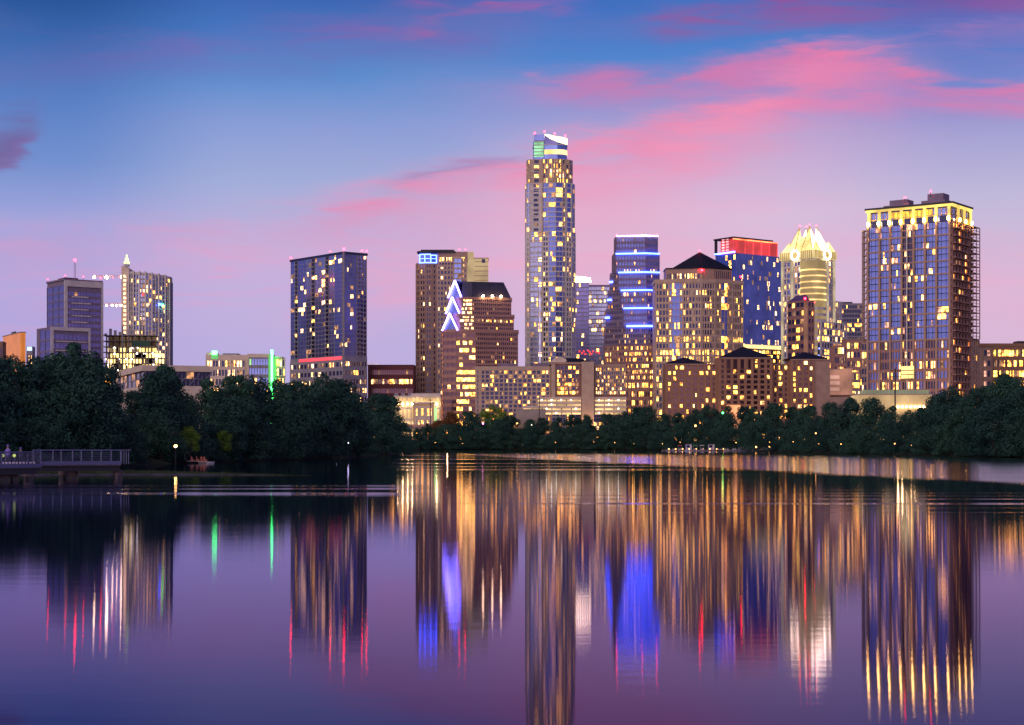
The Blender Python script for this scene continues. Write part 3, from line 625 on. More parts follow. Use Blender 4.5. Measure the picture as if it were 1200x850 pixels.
b.beacon(cxr,cyr,b.z(290.6),r=.5); b.beacon(1*k,3*k,b.z(316.5),r=.6); b.beacon(50*k,24*k,b.z(322),r=.55)
b.box('red_glow_sheet', lit('red_wall_glow', (1,.12,.12), .28, .2), -40.2*k,-8*k,12.6*k,13*k,b.z(322),b.z(314.5))  # emissive sheet for the red light on the upper wall

# --- blue hotel with red crown
b = B('red_crowned_hotel', 'flat blue glass hotel tower scattered with lit windows under a glowing red crown', 'hotel', 862, 1120, 36)
u1, v1, h = b.u(924.5), b.v(838.5), b.z(296)
b.box('wall', gl_deep, .05,u1,.05,v1,0,h-.3)
b.facade((0,0),(u1,0),0,h-1,30,38,gl_deep,gl_deep,p=.11,pw=.10,sh=.12,d=.10,sset=[(L_warm,4),(L_white,3),(L_gold,1),(L_dim,2),(L_faint,2)],part='mullion')
b.facade((0,v1),(0,0),0,h-1,10,33,gl_deep,gl_deep,p=.16,pw=.10,sh=.12,d=.10,sset=[(L_amber,3),(L_gold,2)],part='mullion')
red = lit('crown_red', (1,.03,.05), .65, .35); cu = b.u(913); zc0, zc1 = b.z(297), b.z(277.5)
b.box('crown_panel', red, .2*0-.0+3,cu,2,v1-2,zc0+.0,zc1-1.2)
for i in range(6): b.box('crown_column', lit('crown_column_red', (1,.05,.07), 1.5), 3+i*(cu-3)/5-.25,3+i*(cu-3)/5+.25,1.6,2,zc0,zc1-1)
t = MB(); t.bar((-1,1.3,zc1-1.4),(cu,1.3,zc1-1.4),.7); t.build('crown_light_tube', lit('neon_orange_red', (1,.16,.06), 4), b.root)
b.box('crown_roof', darkmetal, -2,cu-6,-.2,v1,zc1-1,zc1)
for j in range(6):
    b.one('crown_frame_light', lit('pink_white', (1,.4,.42), 1.6), -1.2,-.8,v1*.30,v1*.42,zc0+j*1.9+.4,zc0+j*1.9+1.5)
    b.one('crown_frame_light', MATS['pink_white'], -1.2,-.8,v1*.5,v1*.62,zc0+j*1.9+.4,zc0+j*1.9+1.5)
b.box('crown_panel', red, -.4,3,1,v1*.28,zc0,zc1-1.2); b.box('crown_post', darkmetal, -1,0,v1*.9,v1,zc0,zc1-1)
t = MB(); t.bar((-.8,v1,h+.4),(-.8,0,h+.4),.9); t.build('led_band', LEDblue, b.root)
b.box('canopy_light', lit('canopy_yellow', (1,.72,.25), 1.7, .3), u1*.12,u1+.5,-3,-.3,b.z(407.5),b.z(403.5)); b.box('podium_glass', gl_lobby, u1*.14,u1,-2.5,-.3,0,b.z(408))
b.facade((u1*.14,-2.5),(u1,-2.5),b.z(440),b.z(409),12,6,darkmetal,gl_dark,p=.5,pw=.15,sh=.3,sset=YELLOW)

# --- brown banded mid-rise in front of crowned tower
b = B('brown_banded_block', 'brown banded mid-rise with a purple wedge roof in front of the crowned tower', 'office building', 943, 980, 30)
u1, v1, h = b.u(954), b.v(923.5), b.z(352)
b.box('wall', granite, .1,u1,.1,v1,0,h)
b.facade((0,v1),(0,0),0,h,4,17,granite,gl_dark,p=.38,pw=.12,sh=.45,d=.4,sset=YELLOW); b.facade((0,0),(u1,0),0,h,3,17,granite,gl_dark,p=.3,pw=.4,sh=.45,d=.4,sset=YELLOW)
b.mb('roof', mat('purple_roof', (.09,.05,.20), .5)).hexa([(-.3,-.3),(u1*.5,-.3),(u1*.5,v1),(-.3,v1)], h, b.z(345.5), top=[(0,0),(u1*.2,0),(u1*.2,v1*.5),(0,v1*.5)]); b.box('corner_pier', lit('orange_pier_glow', (1,.4,.22), .22, .3), -.8,1.6,-.9,0,0,h-1)  # light on the corner pier is built into its material
b.beacon(0,-.4,h+1,r=.6); b.beacon(u1,0,h-1,r=.5)
t = MB(); 
for i in range(12): t.ball((u1+2+random.uniform(0,5),-1,b.z(395+random.uniform(0,40))),.35)
t.build('blue_lights', LEDblue, b.root)

# --- crowned tower
b = B('crowned_tower', 'pale stone tower whose folded glass crown of pointed shards glows cream white', 'office tower', 953, 1060, 40)
u1, v1, h = b.u(981), b.v(913), b.z(302)
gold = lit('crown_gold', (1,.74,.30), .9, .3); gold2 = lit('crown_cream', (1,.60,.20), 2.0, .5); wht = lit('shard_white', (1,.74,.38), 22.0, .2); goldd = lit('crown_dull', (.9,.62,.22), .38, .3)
U2, V2 = b.u(977), b.v(917)
b.box('wall', whitep, .1,U2,.1,V2,0,h)
for (a0,a1,gl_,ps) in ((0,.14,gl_violet,.2),(.14,.4,gl_pale,.45),(.4,.6,gl_violet,.35),(.6,.86,gl_blue,.3),(.86,1,gl_violet,.1)):
    b.facade((0,V2*(1-a0)),(0,V2*(1-a1)),0,h-1,2,32,whitep,gl_,p=ps,pw=.2,sh=.3,d=.4,sset=YELLOW+[(L_white,3)],rowburst=.06)
    b.facade((U2*a0,0),(U2*a1,0),0,h-1,2,32,whitep,gl_,p=ps*.7,pw=.2,sh=.3,d=.4,sset=YELLOW+[(L_white,3)],rowburst=.06)
for q in (0,.36,.66,.98): b.box('pilaster', lit('cream_stone_glow', (1,.80,.5), .45, .4), -1.1,0,V2*q-.5,V2*q+.9,0,h); b.box('pilaster', MATS['cream_stone_glow'], U2*q-.5,U2*q+.9,-1.1,0,0,h)  # light on the pilasters comes from their own emission
# corner bay
oc = [(math.cos(t_)*8.4+1.0, math.sin(t_)*8.4+1.0) for t_ in [R(a) for a in range(0,360,30)]]
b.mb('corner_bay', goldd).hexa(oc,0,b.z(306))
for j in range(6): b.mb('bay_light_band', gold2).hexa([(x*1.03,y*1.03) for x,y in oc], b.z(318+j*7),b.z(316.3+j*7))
for j in range(14): b.mb('bay_band', whitep).hexa([(x*1.02,y*1.02) for x,y in oc], b.z(364+j*7),b.z(361+j*7))
# setbacks lower right and left
b.box('lower_wall', whitep, U2,U2+12,3,V2,0,b.z(350)); b.facade((U2,3),(U2+12,3),0,b.z(351),4,24,whitep,gl_pale,p=.35,pw=.3,sh=.3,sset=WHITISH+[(L_gold,3)])
b.box('lower_wall', whitep, U2+12,U2+21,6,V2,0,b.z(376)); b.facade((U2+12,6),(U2+21,6),0,b.z(377),3,18,whitep,gl_violet,p=.4,pw=.3,sh=.3,sset=WHITISH)
b.box('lower_wall', whitep, -3,U2*.9,-9,0,0,b.z(378)); b.facade((-3,-9),(U2*.9,-9),0,b.z(378.5),8,18,whitep,gl_dark,p=.5,pw=.28,sh=.3,sset=YELLOW,rowburst=.2); b.facade((-3,0),(-3,-9),0,b.z(378.5),3,18,whitep,gl_dark,p=.5,pw=.28,sh=.3,sset=YELLOW)
# crown
b.box('crown_base', gold, -1.6,U2+1.2,-1.6,V2+1.2,h,b.z(293))
for j in range(16): b.box('crown_mullion', goldd, -2.0,-1.62,j*V2/15-.3,j*V2/15+.2,h,b.z(293)); b.box('crown_mullion', goldd, j*U2/15-.3,j*U2/15+.2,-2.0,-1.62,h,b.z(293))
def tri(P_, Q_, A_, back, m_, name):
    t = MB(); P_, Q_, A_, back = map(Vector, (P_,Q_,A_,back)); t.poly([P_,Q_,A_]); t.poly([Q_,back,A_]); t.poly([back,P_,A_]); t.poly([P_,back,Q_]); return t.build(name, m_, b.root)
zg0, zg1 = b.z(293), b.z(281)
cu_, cv_ = U2/2, V2/2
for (f0, f1) in ((.02,.34),(.66,.98)):
    m2 = (f0+f1)/2
    tri((-1.6,V2*f1,zg0),(-1.6,V2*f0,zg0),(1.2,V2*m2,zg1),(7,V2*m2,zg0),gold2,'crown_gable')
    tri((U2*f0,-1.6,zg0),(U2*f1,-1.6,zg0),(U2*m2,1.2,zg1),(U2*m2,7,zg0),gold2,'crown_gable')
    tri((U2+1,V2*f0,zg0),(U2+1,V2*f1,zg0),(U2-2,V2*m2,zg1),(U2-8,V2*m2,zg0),gold2,'crown_gable'); tri((U2*f1,V2+1,zg0),(U2*f0,V2+1,zg0),(U2*m2,V2-2,zg1),(U2*m2,V2-8,zg0),gold2,'crown_gable')
for (cx_, cy_, nx) in ((-2.1,V2*.52,1),(U2*.55,-2.1,0)):
    t = MB(); n_ = 18; rr = 3.1; zc_ = b.z(297.5)
    for i in range(n_):
        a, a2 = 2*math.pi*i/n_, 2*math.pi*(i+1)/n_
        p = [(math.cos(a)*rr, math.sin(a)*rr),(math.cos(a2)*rr, math.sin(a2)*rr)]
        if nx: t.bar((cx_-.2,cy_+p[0][0],zc_+p[0][1]),(cx_-.2,cy_+p[1][0],zc_+p[1][1]),.75)
        else: t.bar((cx_+p[0][0],cy_-.2,zc_+p[0][1]),(cx_+p[1][0],cy_-.2,zc_+p[1][1]),.75)
    t.build('crown_ring', wht, b.root)
# four tall folded shards leaning in to the centre
for (qx, qy) in ((0,0),(1,0),(0,1),(1,1)):
    bx, by = U2*(.10+.80*qx), V2*(.10+.80*qy); ax, ay = U2*(.34+.32*qx), V2*(.34+.32*qy); zt_ = b.z(263)
    wx, wy = U2*.30*(1-2*qx), V2*.30*(1-2*qy)
    P1 = (bx+wx, by-1*(1-2*qy)*2, zg0); P2 = (bx, by, zg0+2); P3 = (bx-1*(1-2*qx)*2, by+wy, zg0); Ap = (ax, ay, zt_); IN = (bx+wx, by+wy, zg0)
    for tri_, m_ in (((P1,P2,Ap), wht), ((P2,P3,Ap), gold2), ((P3,IN,Ap), gold2), ((IN,P1,Ap), wht)):
        t = MB(); t.poly(tri_); t.build('crown_shard', m_, b.root)
    for Q in (P1,P2,P3):
        t = MB(); t.bar(Q, Ap, .5); t.build('shard_rib', goldd, b.root)
    b.beacon(ax, ay, zt_+1.2, r=.5)
b.mb('crown_core', gold2).hexa([(cu_-7,cv_-7),(cu_+7,cv_-7),(cu_+7,cv_+7),(cu_-7,cv_+7)], zg0, b.z(274), top=[(cu_-3,cv_-3),(cu_+3,cv_-3),(cu_+3,cv_+3),(cu_-3,cv_+3)])
for j in range(5): b.mb('crown_core_band', gold).hexa([(cu_-7+j*.8,cv_-7+j*.8),(cu_+7-j*.8,cv_-7+j*.8),(cu_+7-j*.8,cv_+7-j*.8),(cu_-7+j*.8,cv_+7-j*.8)], b.z(290-j*3.4),b.z(289.2-j*3.4))

# --- dark block behind
b = B('dim_grey_block', 'dim grey block with a few amber floors between the crowned tower and the right tower', 'office building', 982, 1250, 0)
k = b.k; b.box('wall', greycon, 0,30*k,.1,18,0,b.z(355.5)); b.facade((0,0),(29*k,0),0,b.z(357),9,30,greycon,gl_dark,p=.12,pw=.12,sh=.35,sset=YELLOW,rowburst=.12); b.box('roof_plant', darkmetal, 6*k,18*k,3,10,b.z(355.5),b.z(353.6))
b = B('amber_midrise', 'small mid-rise with amber lit floors at the foot of the right tower', 'building', 992, 900, 0)
k = b.k; b.box('wall', granite, 0,26*k,.1,14,0,b.z(398)); b.facade((0,0),(24*k,0),0,b.z(400),6,11,granite,gl_dark,p=.55,pw=.2,sh=.4,sset=YELLOW,rowburst=.2)
b.box('lower_wall', granite, -14*k,0,.5,12,0,b.z(405)); b.facade((-14*k,.5),(0,.5),0,b.z(405.5),5,10,granite,gl_dark,p=.4,pw=.2,sh=.4,sset=YELLOW); b.box('parapet', concrete, -.3,26.3*k,-.3,14.2,b.z(398),b.z(397))
b = B('salmon_block', 'low salmon pink floodlit block between the hipped-roof hotel and the right tower', 'building', 969, 870, 0)
k = b.k; sal = lit('salmon_wall_glow', (1,.42,.28), .36, .35)  # floodlight on these walls is emission in the salmon colour
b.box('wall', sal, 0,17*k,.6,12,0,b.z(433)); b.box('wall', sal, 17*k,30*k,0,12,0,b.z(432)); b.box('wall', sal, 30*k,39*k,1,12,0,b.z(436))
for j in range(3): b.box('louvre', lit('salmon_louvre_glow', (1,.50,.4), .62, .3), 2*k,15*k,.3,.58,b.z(444+j*7),b.z(440+j*7))  # louvres glow too, a brighter emissive salmon
b.facade((30*k,1),(39*k,1),0,b.z(436.5),4,8,concrete,gl_dark,p=.6,pw=.3,sh=.35,sset=YELLOW)
b.box('fence_wall', brownbrick, -3*k,30*k,-3,-2.5,0,b.z(463)); b.box('parapet', concrete, -.2,17*k,.3,12,b.z(433),b.z(432.4))

# --- four seasons style hotel
b = B('hipped_roof_hotel', 'brown lakeside hotel with three dark hipped roofs and many glowing windows', 'hotel', 780, 845, 0)
k = b.k
amb = [(L_gold,5),(L_amber,3),(L_yel,2),(L_warm,2)]
def blk(px0, px1, y, top, nb, nf, p=.3, mt_=brownbrick, sideface=False, zb=0):
    x0, x1 = (px0-780)*k, (px1-780)*k
    b.box('wall', mt_, x0,x1,y+.05,y+16,zb,b.z(top)); b.facade((x0,y),(x1,y),zb,b.z(top+1.2),nb,nf,mt_,gl_brown,p=p,pw=.42,sh=.38,d=.5,sset=amb)
    b.box('string_course', tan, x0-.15,x1+.15,y-.75,y+.04,b.z(top+1.2),b.z(top))
blk(780,841,0,426.5,8,14,.26); blk(841,904,-3,419.5,8,16,.24); blk(904,925,0,426.5,3,14,.32); blk(925,953,-4,421.5,4,15,.34)
for (xa,xb,ya,yb,nb_) in ((848,884,422,433,4),): b.facade(((xa-780)*k,-3.35),((xb-780)*k,-3.35),b.z(433.5),b.z(421),nb_,1,brownbrick,gl_brown,p=.1,pw=.12,sh=.1,d=.5,sset=[(L_dim,1)])
b.box('side_wall', cream if False else tan, 173.1*k,191*k,-4,18,0,b.z(423)); b.box('side_parapet', tan, 173.2*k,191.5*k,-4.4,18.2,b.z(423),b.z(421.5)); b.box('balustrade', tan, 188*k,214*k,-8,-7.6,0,b.z(466))
b.hip(3*k,44*k,1,16,b.z(426.4),b.z(417.8)); b.hip(65*k,121*k,-2,16,b.z(419.4),b.z(405.5)); b.hip(100*k,124*k,2,16,b.z(426.4),b.z(416)) ; b.hip(144.5*k,186*k,-3.5,14,b.z(421.3),b.z(412))
for i in range(2): b.box('chimney', brownbrick, (15+i*120)*k,(17+i*120)*k,10,11.5,b.z(424),b.z(419))
b.box('entrance_glow', lit('entrance_light', (1,.35,.15), 1.2, .5), 70*k,86*k,-5,-4.6,0,b.z(475)); b.box('entrance_canopy', brownbrick, 68*k,88*k,-7,-4,b.z(475),b.z(473.5))

# --- big right tower
b = B('right_condo_tower', 'large dark blue residential tower with glowing yellow crown and open balcony frames at its sides', 'residential tower', 1114.5, 600, 54)
u1, v1, h = b.u(1136), b.v(1017), b.z(236.5)
b.c = 1114.5
# long left face is the front
hb, hc = b.z(397), b.z(259)
b.box('wall', gl_dark, .1,u1,.1,v1,0,h-.5)
cols = [0,.135,.27,.38,.50,.61,.735,.865,1.0]
cols = [0,.13,.262,.395,.545,.67,.80,.91,1.0]
cols = [0,.145,.275,.415,.56,.695,.83,1.0]
for i in range(7):
    ya, yb = v1*(1-cols[i]), v1*(1-cols[i+1]); sp = i == 3
    b.facade((0,ya),(0,yb),hb,hc,3 if not sp else 4,18,darkmetal if not sp else granite,gl_deep if not sp else gl_dark,p=.075 if not sp else .16,pw=.06,sh=.12,d=.15,sset=[(L_warm,3),(L_gold,2),(L_pinkish,2)],rowburst=.06,part='mullion')
    b.facade((0,ya),(0,yb),0,hb,4,10,granite,gl_dark if i % 2 else gl_deep,p=.22,pw=.3,sh=.3,d=.3,sset=[(L_warm,3),(L_gold,3),(L_pinkish,2),(L_dim,2)],rowburst=.05)
for q in cols:
    b.box('pilaster', tan, -.7,0,max(0,v1*(1-q)-.5),max(0,v1*(1-q)-.5)+.8,0,hc)
b.box('pilaster', whitep, -.8,0,v1*(1-.485)-.15,v1*(1-.485)+.2,0,hc)
for j in range(0,18,2): b.box('spandrel', tan, -.5,0,0,v1,hb+(hc-hb)/18*j-.3,hb+(hc-hb)/18*j+.25)
# right face with balconies
b.facade((0,0),(u1,0),0,hc,6,30,granite,gl_dark,p=.22,pw=.35,sh=.4,d=.5,sset=YELLOW)
for j in range(30):
    z = hc/30*j; b.box('balcony', granite, .5,u1*.9,-1.6,-.5,z,z+.35)
b.box('side_tower', granite, u1+.05,b.u(1145.5),-.5,12,0,b.z(394)); b.facade((u1+.05,-.5),(b.u(1145.5),-.5),0,b.z(395),4,14,tan,gl_dark,p=.1,pw=.42,sh=.3,d=.4,sset=YELLOW)
# open balcony frames left and right
def frame(x0,x1,y0,y1,z0,z1,n):
    for x in (x0,(x0+x1)/2,x1):
        for y in (y0,y1): b.one('balcony_post', tan, x-.15,x+.15,y-.15,y+.15,z0,z1)
    for j in range(n+1):
        z = z0+(z1-z0)/n*j; 
        if j < n:
            o = MB(); o.box(x0-.1,x1+.1,y0,y1,z-.14,z+.14); o.build('balcony', tan, b.root)
            o = MB(); o.box(x0,x1,y0-.05,y0+.05,z+.95,z+1.08); o.box(x0+.4,x0+1.1,y0+.3,y0+1,z+.14,z+.9+(j%3)*.15); o.build('balcony_railing', darkmetal, b.root)
        else: b.one('frame_top', tan, x0-.1,x1+.1,y0,y1,z-.14,z+.14)
frame(u1+.5,b.u(1144.5),-1.2,2.2,b.z(394),b.z(259),17)
frame(.8,3.0,v1+.3,b.v(1009.5),b.z(398),b.z(262),18); b.facade((.8,b.v(1009)),(.8,v1+.3),0,b.z(398),2,12,tan,gl_dark,p=.2,pw=.15,sh=.3,d=.4,sset=YELLOW); b.box('wall', granite, .9,5,v1,b.v(1009),0,b.z(398))
# crown
cr_set = [(lit('crown_yellow', (1,.56,.03), 1.3, .5),1)]
for i in range(7):
    ya, yb = v1*(1-cols[i]), v1*(1-cols[i+1])
    b.facade((0,ya),(0,yb),hc+.2,h-2,3,2,tan,gl_blue,p=[.1,.35,1,1,.85,.45,.1][i],pw=.14,sh=.12,d=.25,sset=cr_set)
    b.box('crown_arch', gl_dark, -.35,0,yb+(ya-yb)*.25,yb+(ya-yb)*.75,hc,hc+2.2)
b.facade((0,0),(u1,0),hc+.2,h-2,4,2,tan,gl_blue,p=.2,pw=.2,sh=.15,d=.25,sset=cr_set)
yl = lit('yellow_uplight_glow', (1,.70,.14), 1.3, .5)  # uplight on columns and cornice is put in as emission
ylb = lit('uplight_lamp', (1,.52,.09), 110, .1)
for q in cols:
    y_ = v1*(1-q); y_ = min(max(y_,.6),v1-.6); b.one('crown_column', yl, -.8,.0,y_-.45,y_+.45,hc+.3,h-1.6)
    t = MB(); t.ball((-1.05,y_,hc+1.0),.5,sz=1.8); t.build('crown_uplight', ylb, b.root)
for q in (.33,.66,1):
    b.box('crown_column', yl, u1*q-.45,u1*q+.45,-.8,.0,hc+.3,h-1.6); t = MB(); t.ball((u1*q,-1.0,hc+1.0),.4,sz=1.8); t.build('crown_uplight', ylb, b.root)
b.box('crown_cornice', yl, -.9,u1+.7,-.9,v1+.5,h-1.5,h-.7); b.box('roof', darkmetal, -1.2,u1+1,-1.2,v1+.8,h-.7,h)
for (qa,qb,py,py2) in ((.86,.55,229.5,234.5),(.40,.12,226,230.5)):
    b.box('roof_plant', violetstone, 4,12,v1*qb,v1*qa,h,h+(b.z(py)-h)*.55); b.box('roof_plant', violetstone, 5,11,v1*(qb+.0)+1,v1*qa-2,h+(b.z(py)-h)*.55,b.z(py)+1.0)
b.box('red_glow_sheet', lit('rose_wall_glow', (1,.1,.25), .5), 4.6,4.9,v1*.56,v1*.62,h+.5,b.z(231)); b.beacon(5,v1*.61,b.z(229)+1.5,r=.35); b.beacon(5,v1*.30,b.z(226)+2.0,r=.35)  # thin glowing sheet for the rose light on the roof plant
b.one('lobby_window', lit('double_height_yellow', (1,.74,.22), 1.5, .3), -1.0,-.4,v1*(1-.50),v1*(1-.42),b.z(443),b.z(428)); b.one('lobby_window', MATS['double_height_yellow'], -1.0,-.4,v1*(1-.57),v1*(1-.51),b.z(443),b.z(428))
for j in range(3): b.box('lobby_frame', granite, -1.2,-1.0,v1*(1-.57),v1*(1-.42),b.z(443-j*5)-.15,b.z(443-j*5)+.15)

# --- garden wall glowing below right tower
b = B('podium_building', 'long cream podium with warm floodlights and a planted roof edge below the right tower', 'building', 1004, 560, 0)
k = b.k; b.box('wall', lit('cream_podium_glow', (1,.66,.30), .45, .5), 0,88*k,0,10,0,b.z(463)); b.box('parapet', concrete, -.3,88.4*k,-.4,10,b.z(463),b.z(461.6)); b.box('upper_wall', lit('pale_green_wall_glow', (.7,.85,.5), .22, .3), 10*k,86*k,1,9,b.z(461.6),b.z(457))  # both walls emit the floodlight seen on them
for i in range(22): b.box('railing_post', steel, i*4*k,i*4*k+.12,.2,.35,b.z(461.6),b.z(457.5))
for i in range(7):
    t = MB(); t.ball(((48+i*5)*k,-.6,b.z(477)),.3); t.build('wall_lamp', Bwarm, b.root)
# --- far right block
b = B('amber_office_block', 'low brown office block with rows of yellow lit floors at the right edge', 'office building', 1146, 660, 0)
k = b.k; h = b.z(403.5); b.box('wall', tan, 0,70*k,.1,20,0,h); b.box('parapet', brownbrick, -.3,70.3*k,-.4,20,h-1,h+.3)
b.facade((6*k,0),(15*k,0),0,h-1.5,2,9,tan,gl_dark,p=.35,pw=.2,sh=.45,sset=[(L_pinkish,1)])
b.facade((18*k,0),(54*k,0),0,h-1.5,12,9,brownbrick,gl_dark,pw=.06,sh=.4,sset=YELLOW,fn=lambda i,j: pick(YELLOW) if (i in (6,7,8) or j > 3) and random.random() < .95 else False)
b.facade((55*k,0),(69*k,0),0,h-1.5,6,9,brownbrick,gl_dark,p=.35,pw=.2,sh=.4,sset=YELLOW)
b.mb('antenna', steel).bar((4*k,3,h),(4*k,3,h+3),.15); b.box('roof_plant', darkmetal, 50*k,60*k,4,10,h,h+1.5)
for b in BL: b.finish()

# ------------------------------------------------------------------ land and water
SH = [(-900,95),(-420,140),(-150,165),(0,192),(120,215),(235,262),(330,300),(410,360),(458,470),(474,600),(482,760),(500,815),(620,822),(760,800),(850,690),(900,585),(1000,465),(1100,388),(1200,338),(1400,280),(1900,200),(2600,150)]
shore = [Vector((X(p,D),D)) for p,D in SH]
fine = []
for i in range(len(shore)-1):
    n = max(2, int((shore[i+1]-shore[i]).length/9))
    for j in range(n): fine.append(shore[i].lerp(shore[i+1], j/n))
fine.append(shore[-1])
rs = random.Random(3)
fine = [p+Vector((rs.uniform(-1.2,1.2), rs.uniform(-1.2,1.2))) for p in fine]
def inland(i, d):
    a = fine[max(0,i-3)]; c = fine[min(len(fine)-1,i+3)]; t = (c-a).normalized(); n = Vector((-t.y, t.x)); return fine[i]+n*d
land = MB(); rings = [(-1.5,-.6),(0,.12),(2.5,.9),(7,2.2),(13,GZ-.3),(18,GZ)]
lines = [[(*inland(i,d), z) for i in range(len(fine))] for d,z in rings]
for r_ in range(len(lines)-1):
    for i in range(len(fine)-1): land.poly([lines[r_][i],lines[r_][i+1],lines[r_+1][i+1],lines[r_+1][i]])
outer = [(p[0],p[1]) for p in lines[-1]]
outer_poly = [Vector((x,y,GZ)) for x,y in outer] + [Vector((9000,150,GZ)),Vector((9000,9000,GZ)),Vector((-9000,9000,GZ)),Vector((-9000,80,GZ))]
base = len(land.v); land.v += [tuple(v) for v in outer_poly]
for t in tessellate_polygon([outer_poly]): land.f.append(tuple(base+i for i in t)); land.mi.append(0)
earth = mat('bank_soil_and_grass', (.022,.03,.018), .95, var=.5, scale=.2, spec=.1)
o = land.build('ground', earth); o['kind'] = 'structure'; 
bm = bmesh.new(); bm.from_mesh(o.data); bmesh.ops.recalc_face_normals(bm, faces=bm.faces); bm.to_mesh(o.data); bm.free()

TANX = 0
wm = bpy.data.materials.new('lake_water'); wm.use_nodes = True; nt = wm.node_tree; nt.nodes.clear()
N = lambda t, **k: (lambda n: [setattr(n, a, v) for a, v in k.items()] and n or n)(nt.nodes.new(t))
out = N('ShaderNodeOutputMaterial'); geo = N('ShaderNodeNewGeometry'); sepx = N('ShaderNodeSeparateXYZ'); nt.links.new(geo.outputs['Position'], sepx.inputs[0])
def MA(op, a, b=None, c=None, clamp=False, tree=None):
    T = tree or nt; n = T.nodes.new('ShaderNodeMath'); n.operation = op; n.use_clamp = clamp
    for i, v in enumerate((a,b,c)):
        if v is None: continue
        if isinstance(v, (int,float)): n.inputs[i].default_value = v
        else: T.links.new(v, n.inputs[i])
    return n.outputs[0]
def SM(v, a, b, tree=None):   # smoothstep
    T = tree or nt; n = T.nodes.new('ShaderNodeMapRange'); n.interpolation_type = 'SMOOTHSTEP'
    n.inputs['From Min'].default_value = a; n.inputs['From Max'].default_value = b; T.links.new(v, n.inputs['Value']); return n.outputs['Result']
px_, py_ = sepx.outputs['X'], sepx.outputs['Y']
def wnoise(sx, sy, sc_, det=3):
    mp = N('ShaderNodeMapping'); mp.inputs['Scale'].default_value = (sx,sy,1); nt.links.new(geo.outputs['Position'], mp.inputs['Vector'])
    n = N('ShaderNodeTexNoise'); n.inputs['Scale'].default_value = sc_; n.inputs['Detail'].default_value = det; nt.links.new(mp.outputs[0], n.inputs['Vector']); return n.outputs['Fac']
nz1 = wnoise(.02,.05,1.0)
# wind-ruffled reach: everything beyond the straight line from (-36,576) to (37.5,120), nearer on the right
dl = MA('ADD', MA('MULTIPLY', px_, .987), MA('MULTIPLY', py_, .159))       # grows to the right / far side
dd = MA('ADD', MA('SUBTRACT', dl, 56.0), MA('MULTIPLY', MA('SUBTRACT', nz1, .5), 10.0))
ruff1 = MA('MULTIPLY', SM(dd, -4, 5), SM(py_, 98, 104))
ruff1 = MA('MULTIPLY', ruff1, MA('SUBTRACT', 1.0, SM(py_, 330, 620)))
# nearer streaks
nz2 = wnoise(.012,.16,1.0,4)
n5 = wnoise(.004,.30,1.0,3)
band2 = MA('MULTIPLY', SM(py_, 66, 78), MA('SUBTRACT', 1.0, SM(py_, 100, 112)))
band2 = MA('MULTIPLY', MA('MULTIPLY', band2, SM(n5, .50, .60)), SM(px_, -8, 6))
yl_ = MA('ADD', py_, MA('MULTIPLY', px_, .30))
bandL = MA('MULTIPLY', SM(yl_, 80, 94), MA('SUBTRACT', 1.0, SM(yl_, 106, 128))); bandL = MA('MULTIPLY', bandL, MA('SUBTRACT', 1.0, SM(px_, -9, -4)))
bandL = MA('MULTIPLY', bandL, SM(nz2, .30, .6))
farst = MA('MULTIPLY', SM(wnoise(.01,.05,1.0,3), .52, .6), SM(py_, 150, 220))
farst = MA('MULTIPLY', farst, MA('SUBTRACT', 1.0, SM(py_, 420, 620)))
farst = MA('MULTIPLY', farst, SM(MA('SUBTRACT', px_, MA('MULTIPLY', py_, -.07)), -8, 2))
ruff = MA('MAXIMUM', MA('MAXIMUM', ruff1, MA('MULTIPLY', band2, .75)), MA('MAXIMUM', MA('MULTIPLY', bandL,.8), MA('MULTIPLY', farst,.7)))
soft = MA('MULTIPLY', SM(nz2, .35, .7), .005)
rough = MA('ADD', MA('ADD', MA('SUBTRACT', .047, MA('MULTIPLY', SM(py_, 28, 85), .009)), soft), MA('MULTIPLY', ruff, .085))
gls = N('ShaderNodeBsdfAnisotropic'); gls.inputs['Anisotropy'].default_value = .62
tg = N('ShaderNodeCombineXYZ'); tg.inputs[TANX].default_value = 1.0; nt.links.new(tg.outputs[0], gls.inputs['Tangent']); nt.links.new(rough, gls.inputs['Roughness'])
gls.distribution = 'BECKMANN'
dif = N('ShaderNodeBsdfDiffuse'); dif.inputs['Color'].default_value = (.004,.008,.03,1)
fre = N('ShaderNodeFresnel'); fre.inputs['IOR'].default_value = 1.33
mixs = N('ShaderNodeMixShader')
wr = N('ShaderNodeValToRGB'); nt.links.new(fre.outputs[0], wr.inputs[0]); e_ = wr.color_ramp.elements; e_[0].position = .3; e_[0].color = (.34,.28,.58,1); e_[1].position = .72; e_[1].color = (.61,.59,.90,1); e3 = e_.new(.9); e3.color = (.9,.92,1,1)
nt.links.new(wr.outputs[0], gls.inputs['Color'])
bumpn = N('ShaderNodeBump'); bumpn.inputs['Strength'].default_value = .03; bumpn.inputs['Distance'].default_value = .05
nt.links.new(wnoise(.5,1.6,1.0,3), bumpn.inputs['Height'])
nt.links.new(bumpn.outputs[0], gls.inputs['Normal'])
nt.links.new(fre.outputs[0], mixs.inputs[0]); nt.links.new(dif.outputs[0], mixs.inputs[1]); nt.links.new(gls.outputs[0], mixs.inputs[2]); nt.links.new(mixs.outputs[0], out.inputs[0])
w = MB(); w.poly([(-3000,-600,0),(3000,-600,0),(3000,1400,0),(-3000,1400,0)]); o = w.build('water', wm); o['kind'] = 'structure'

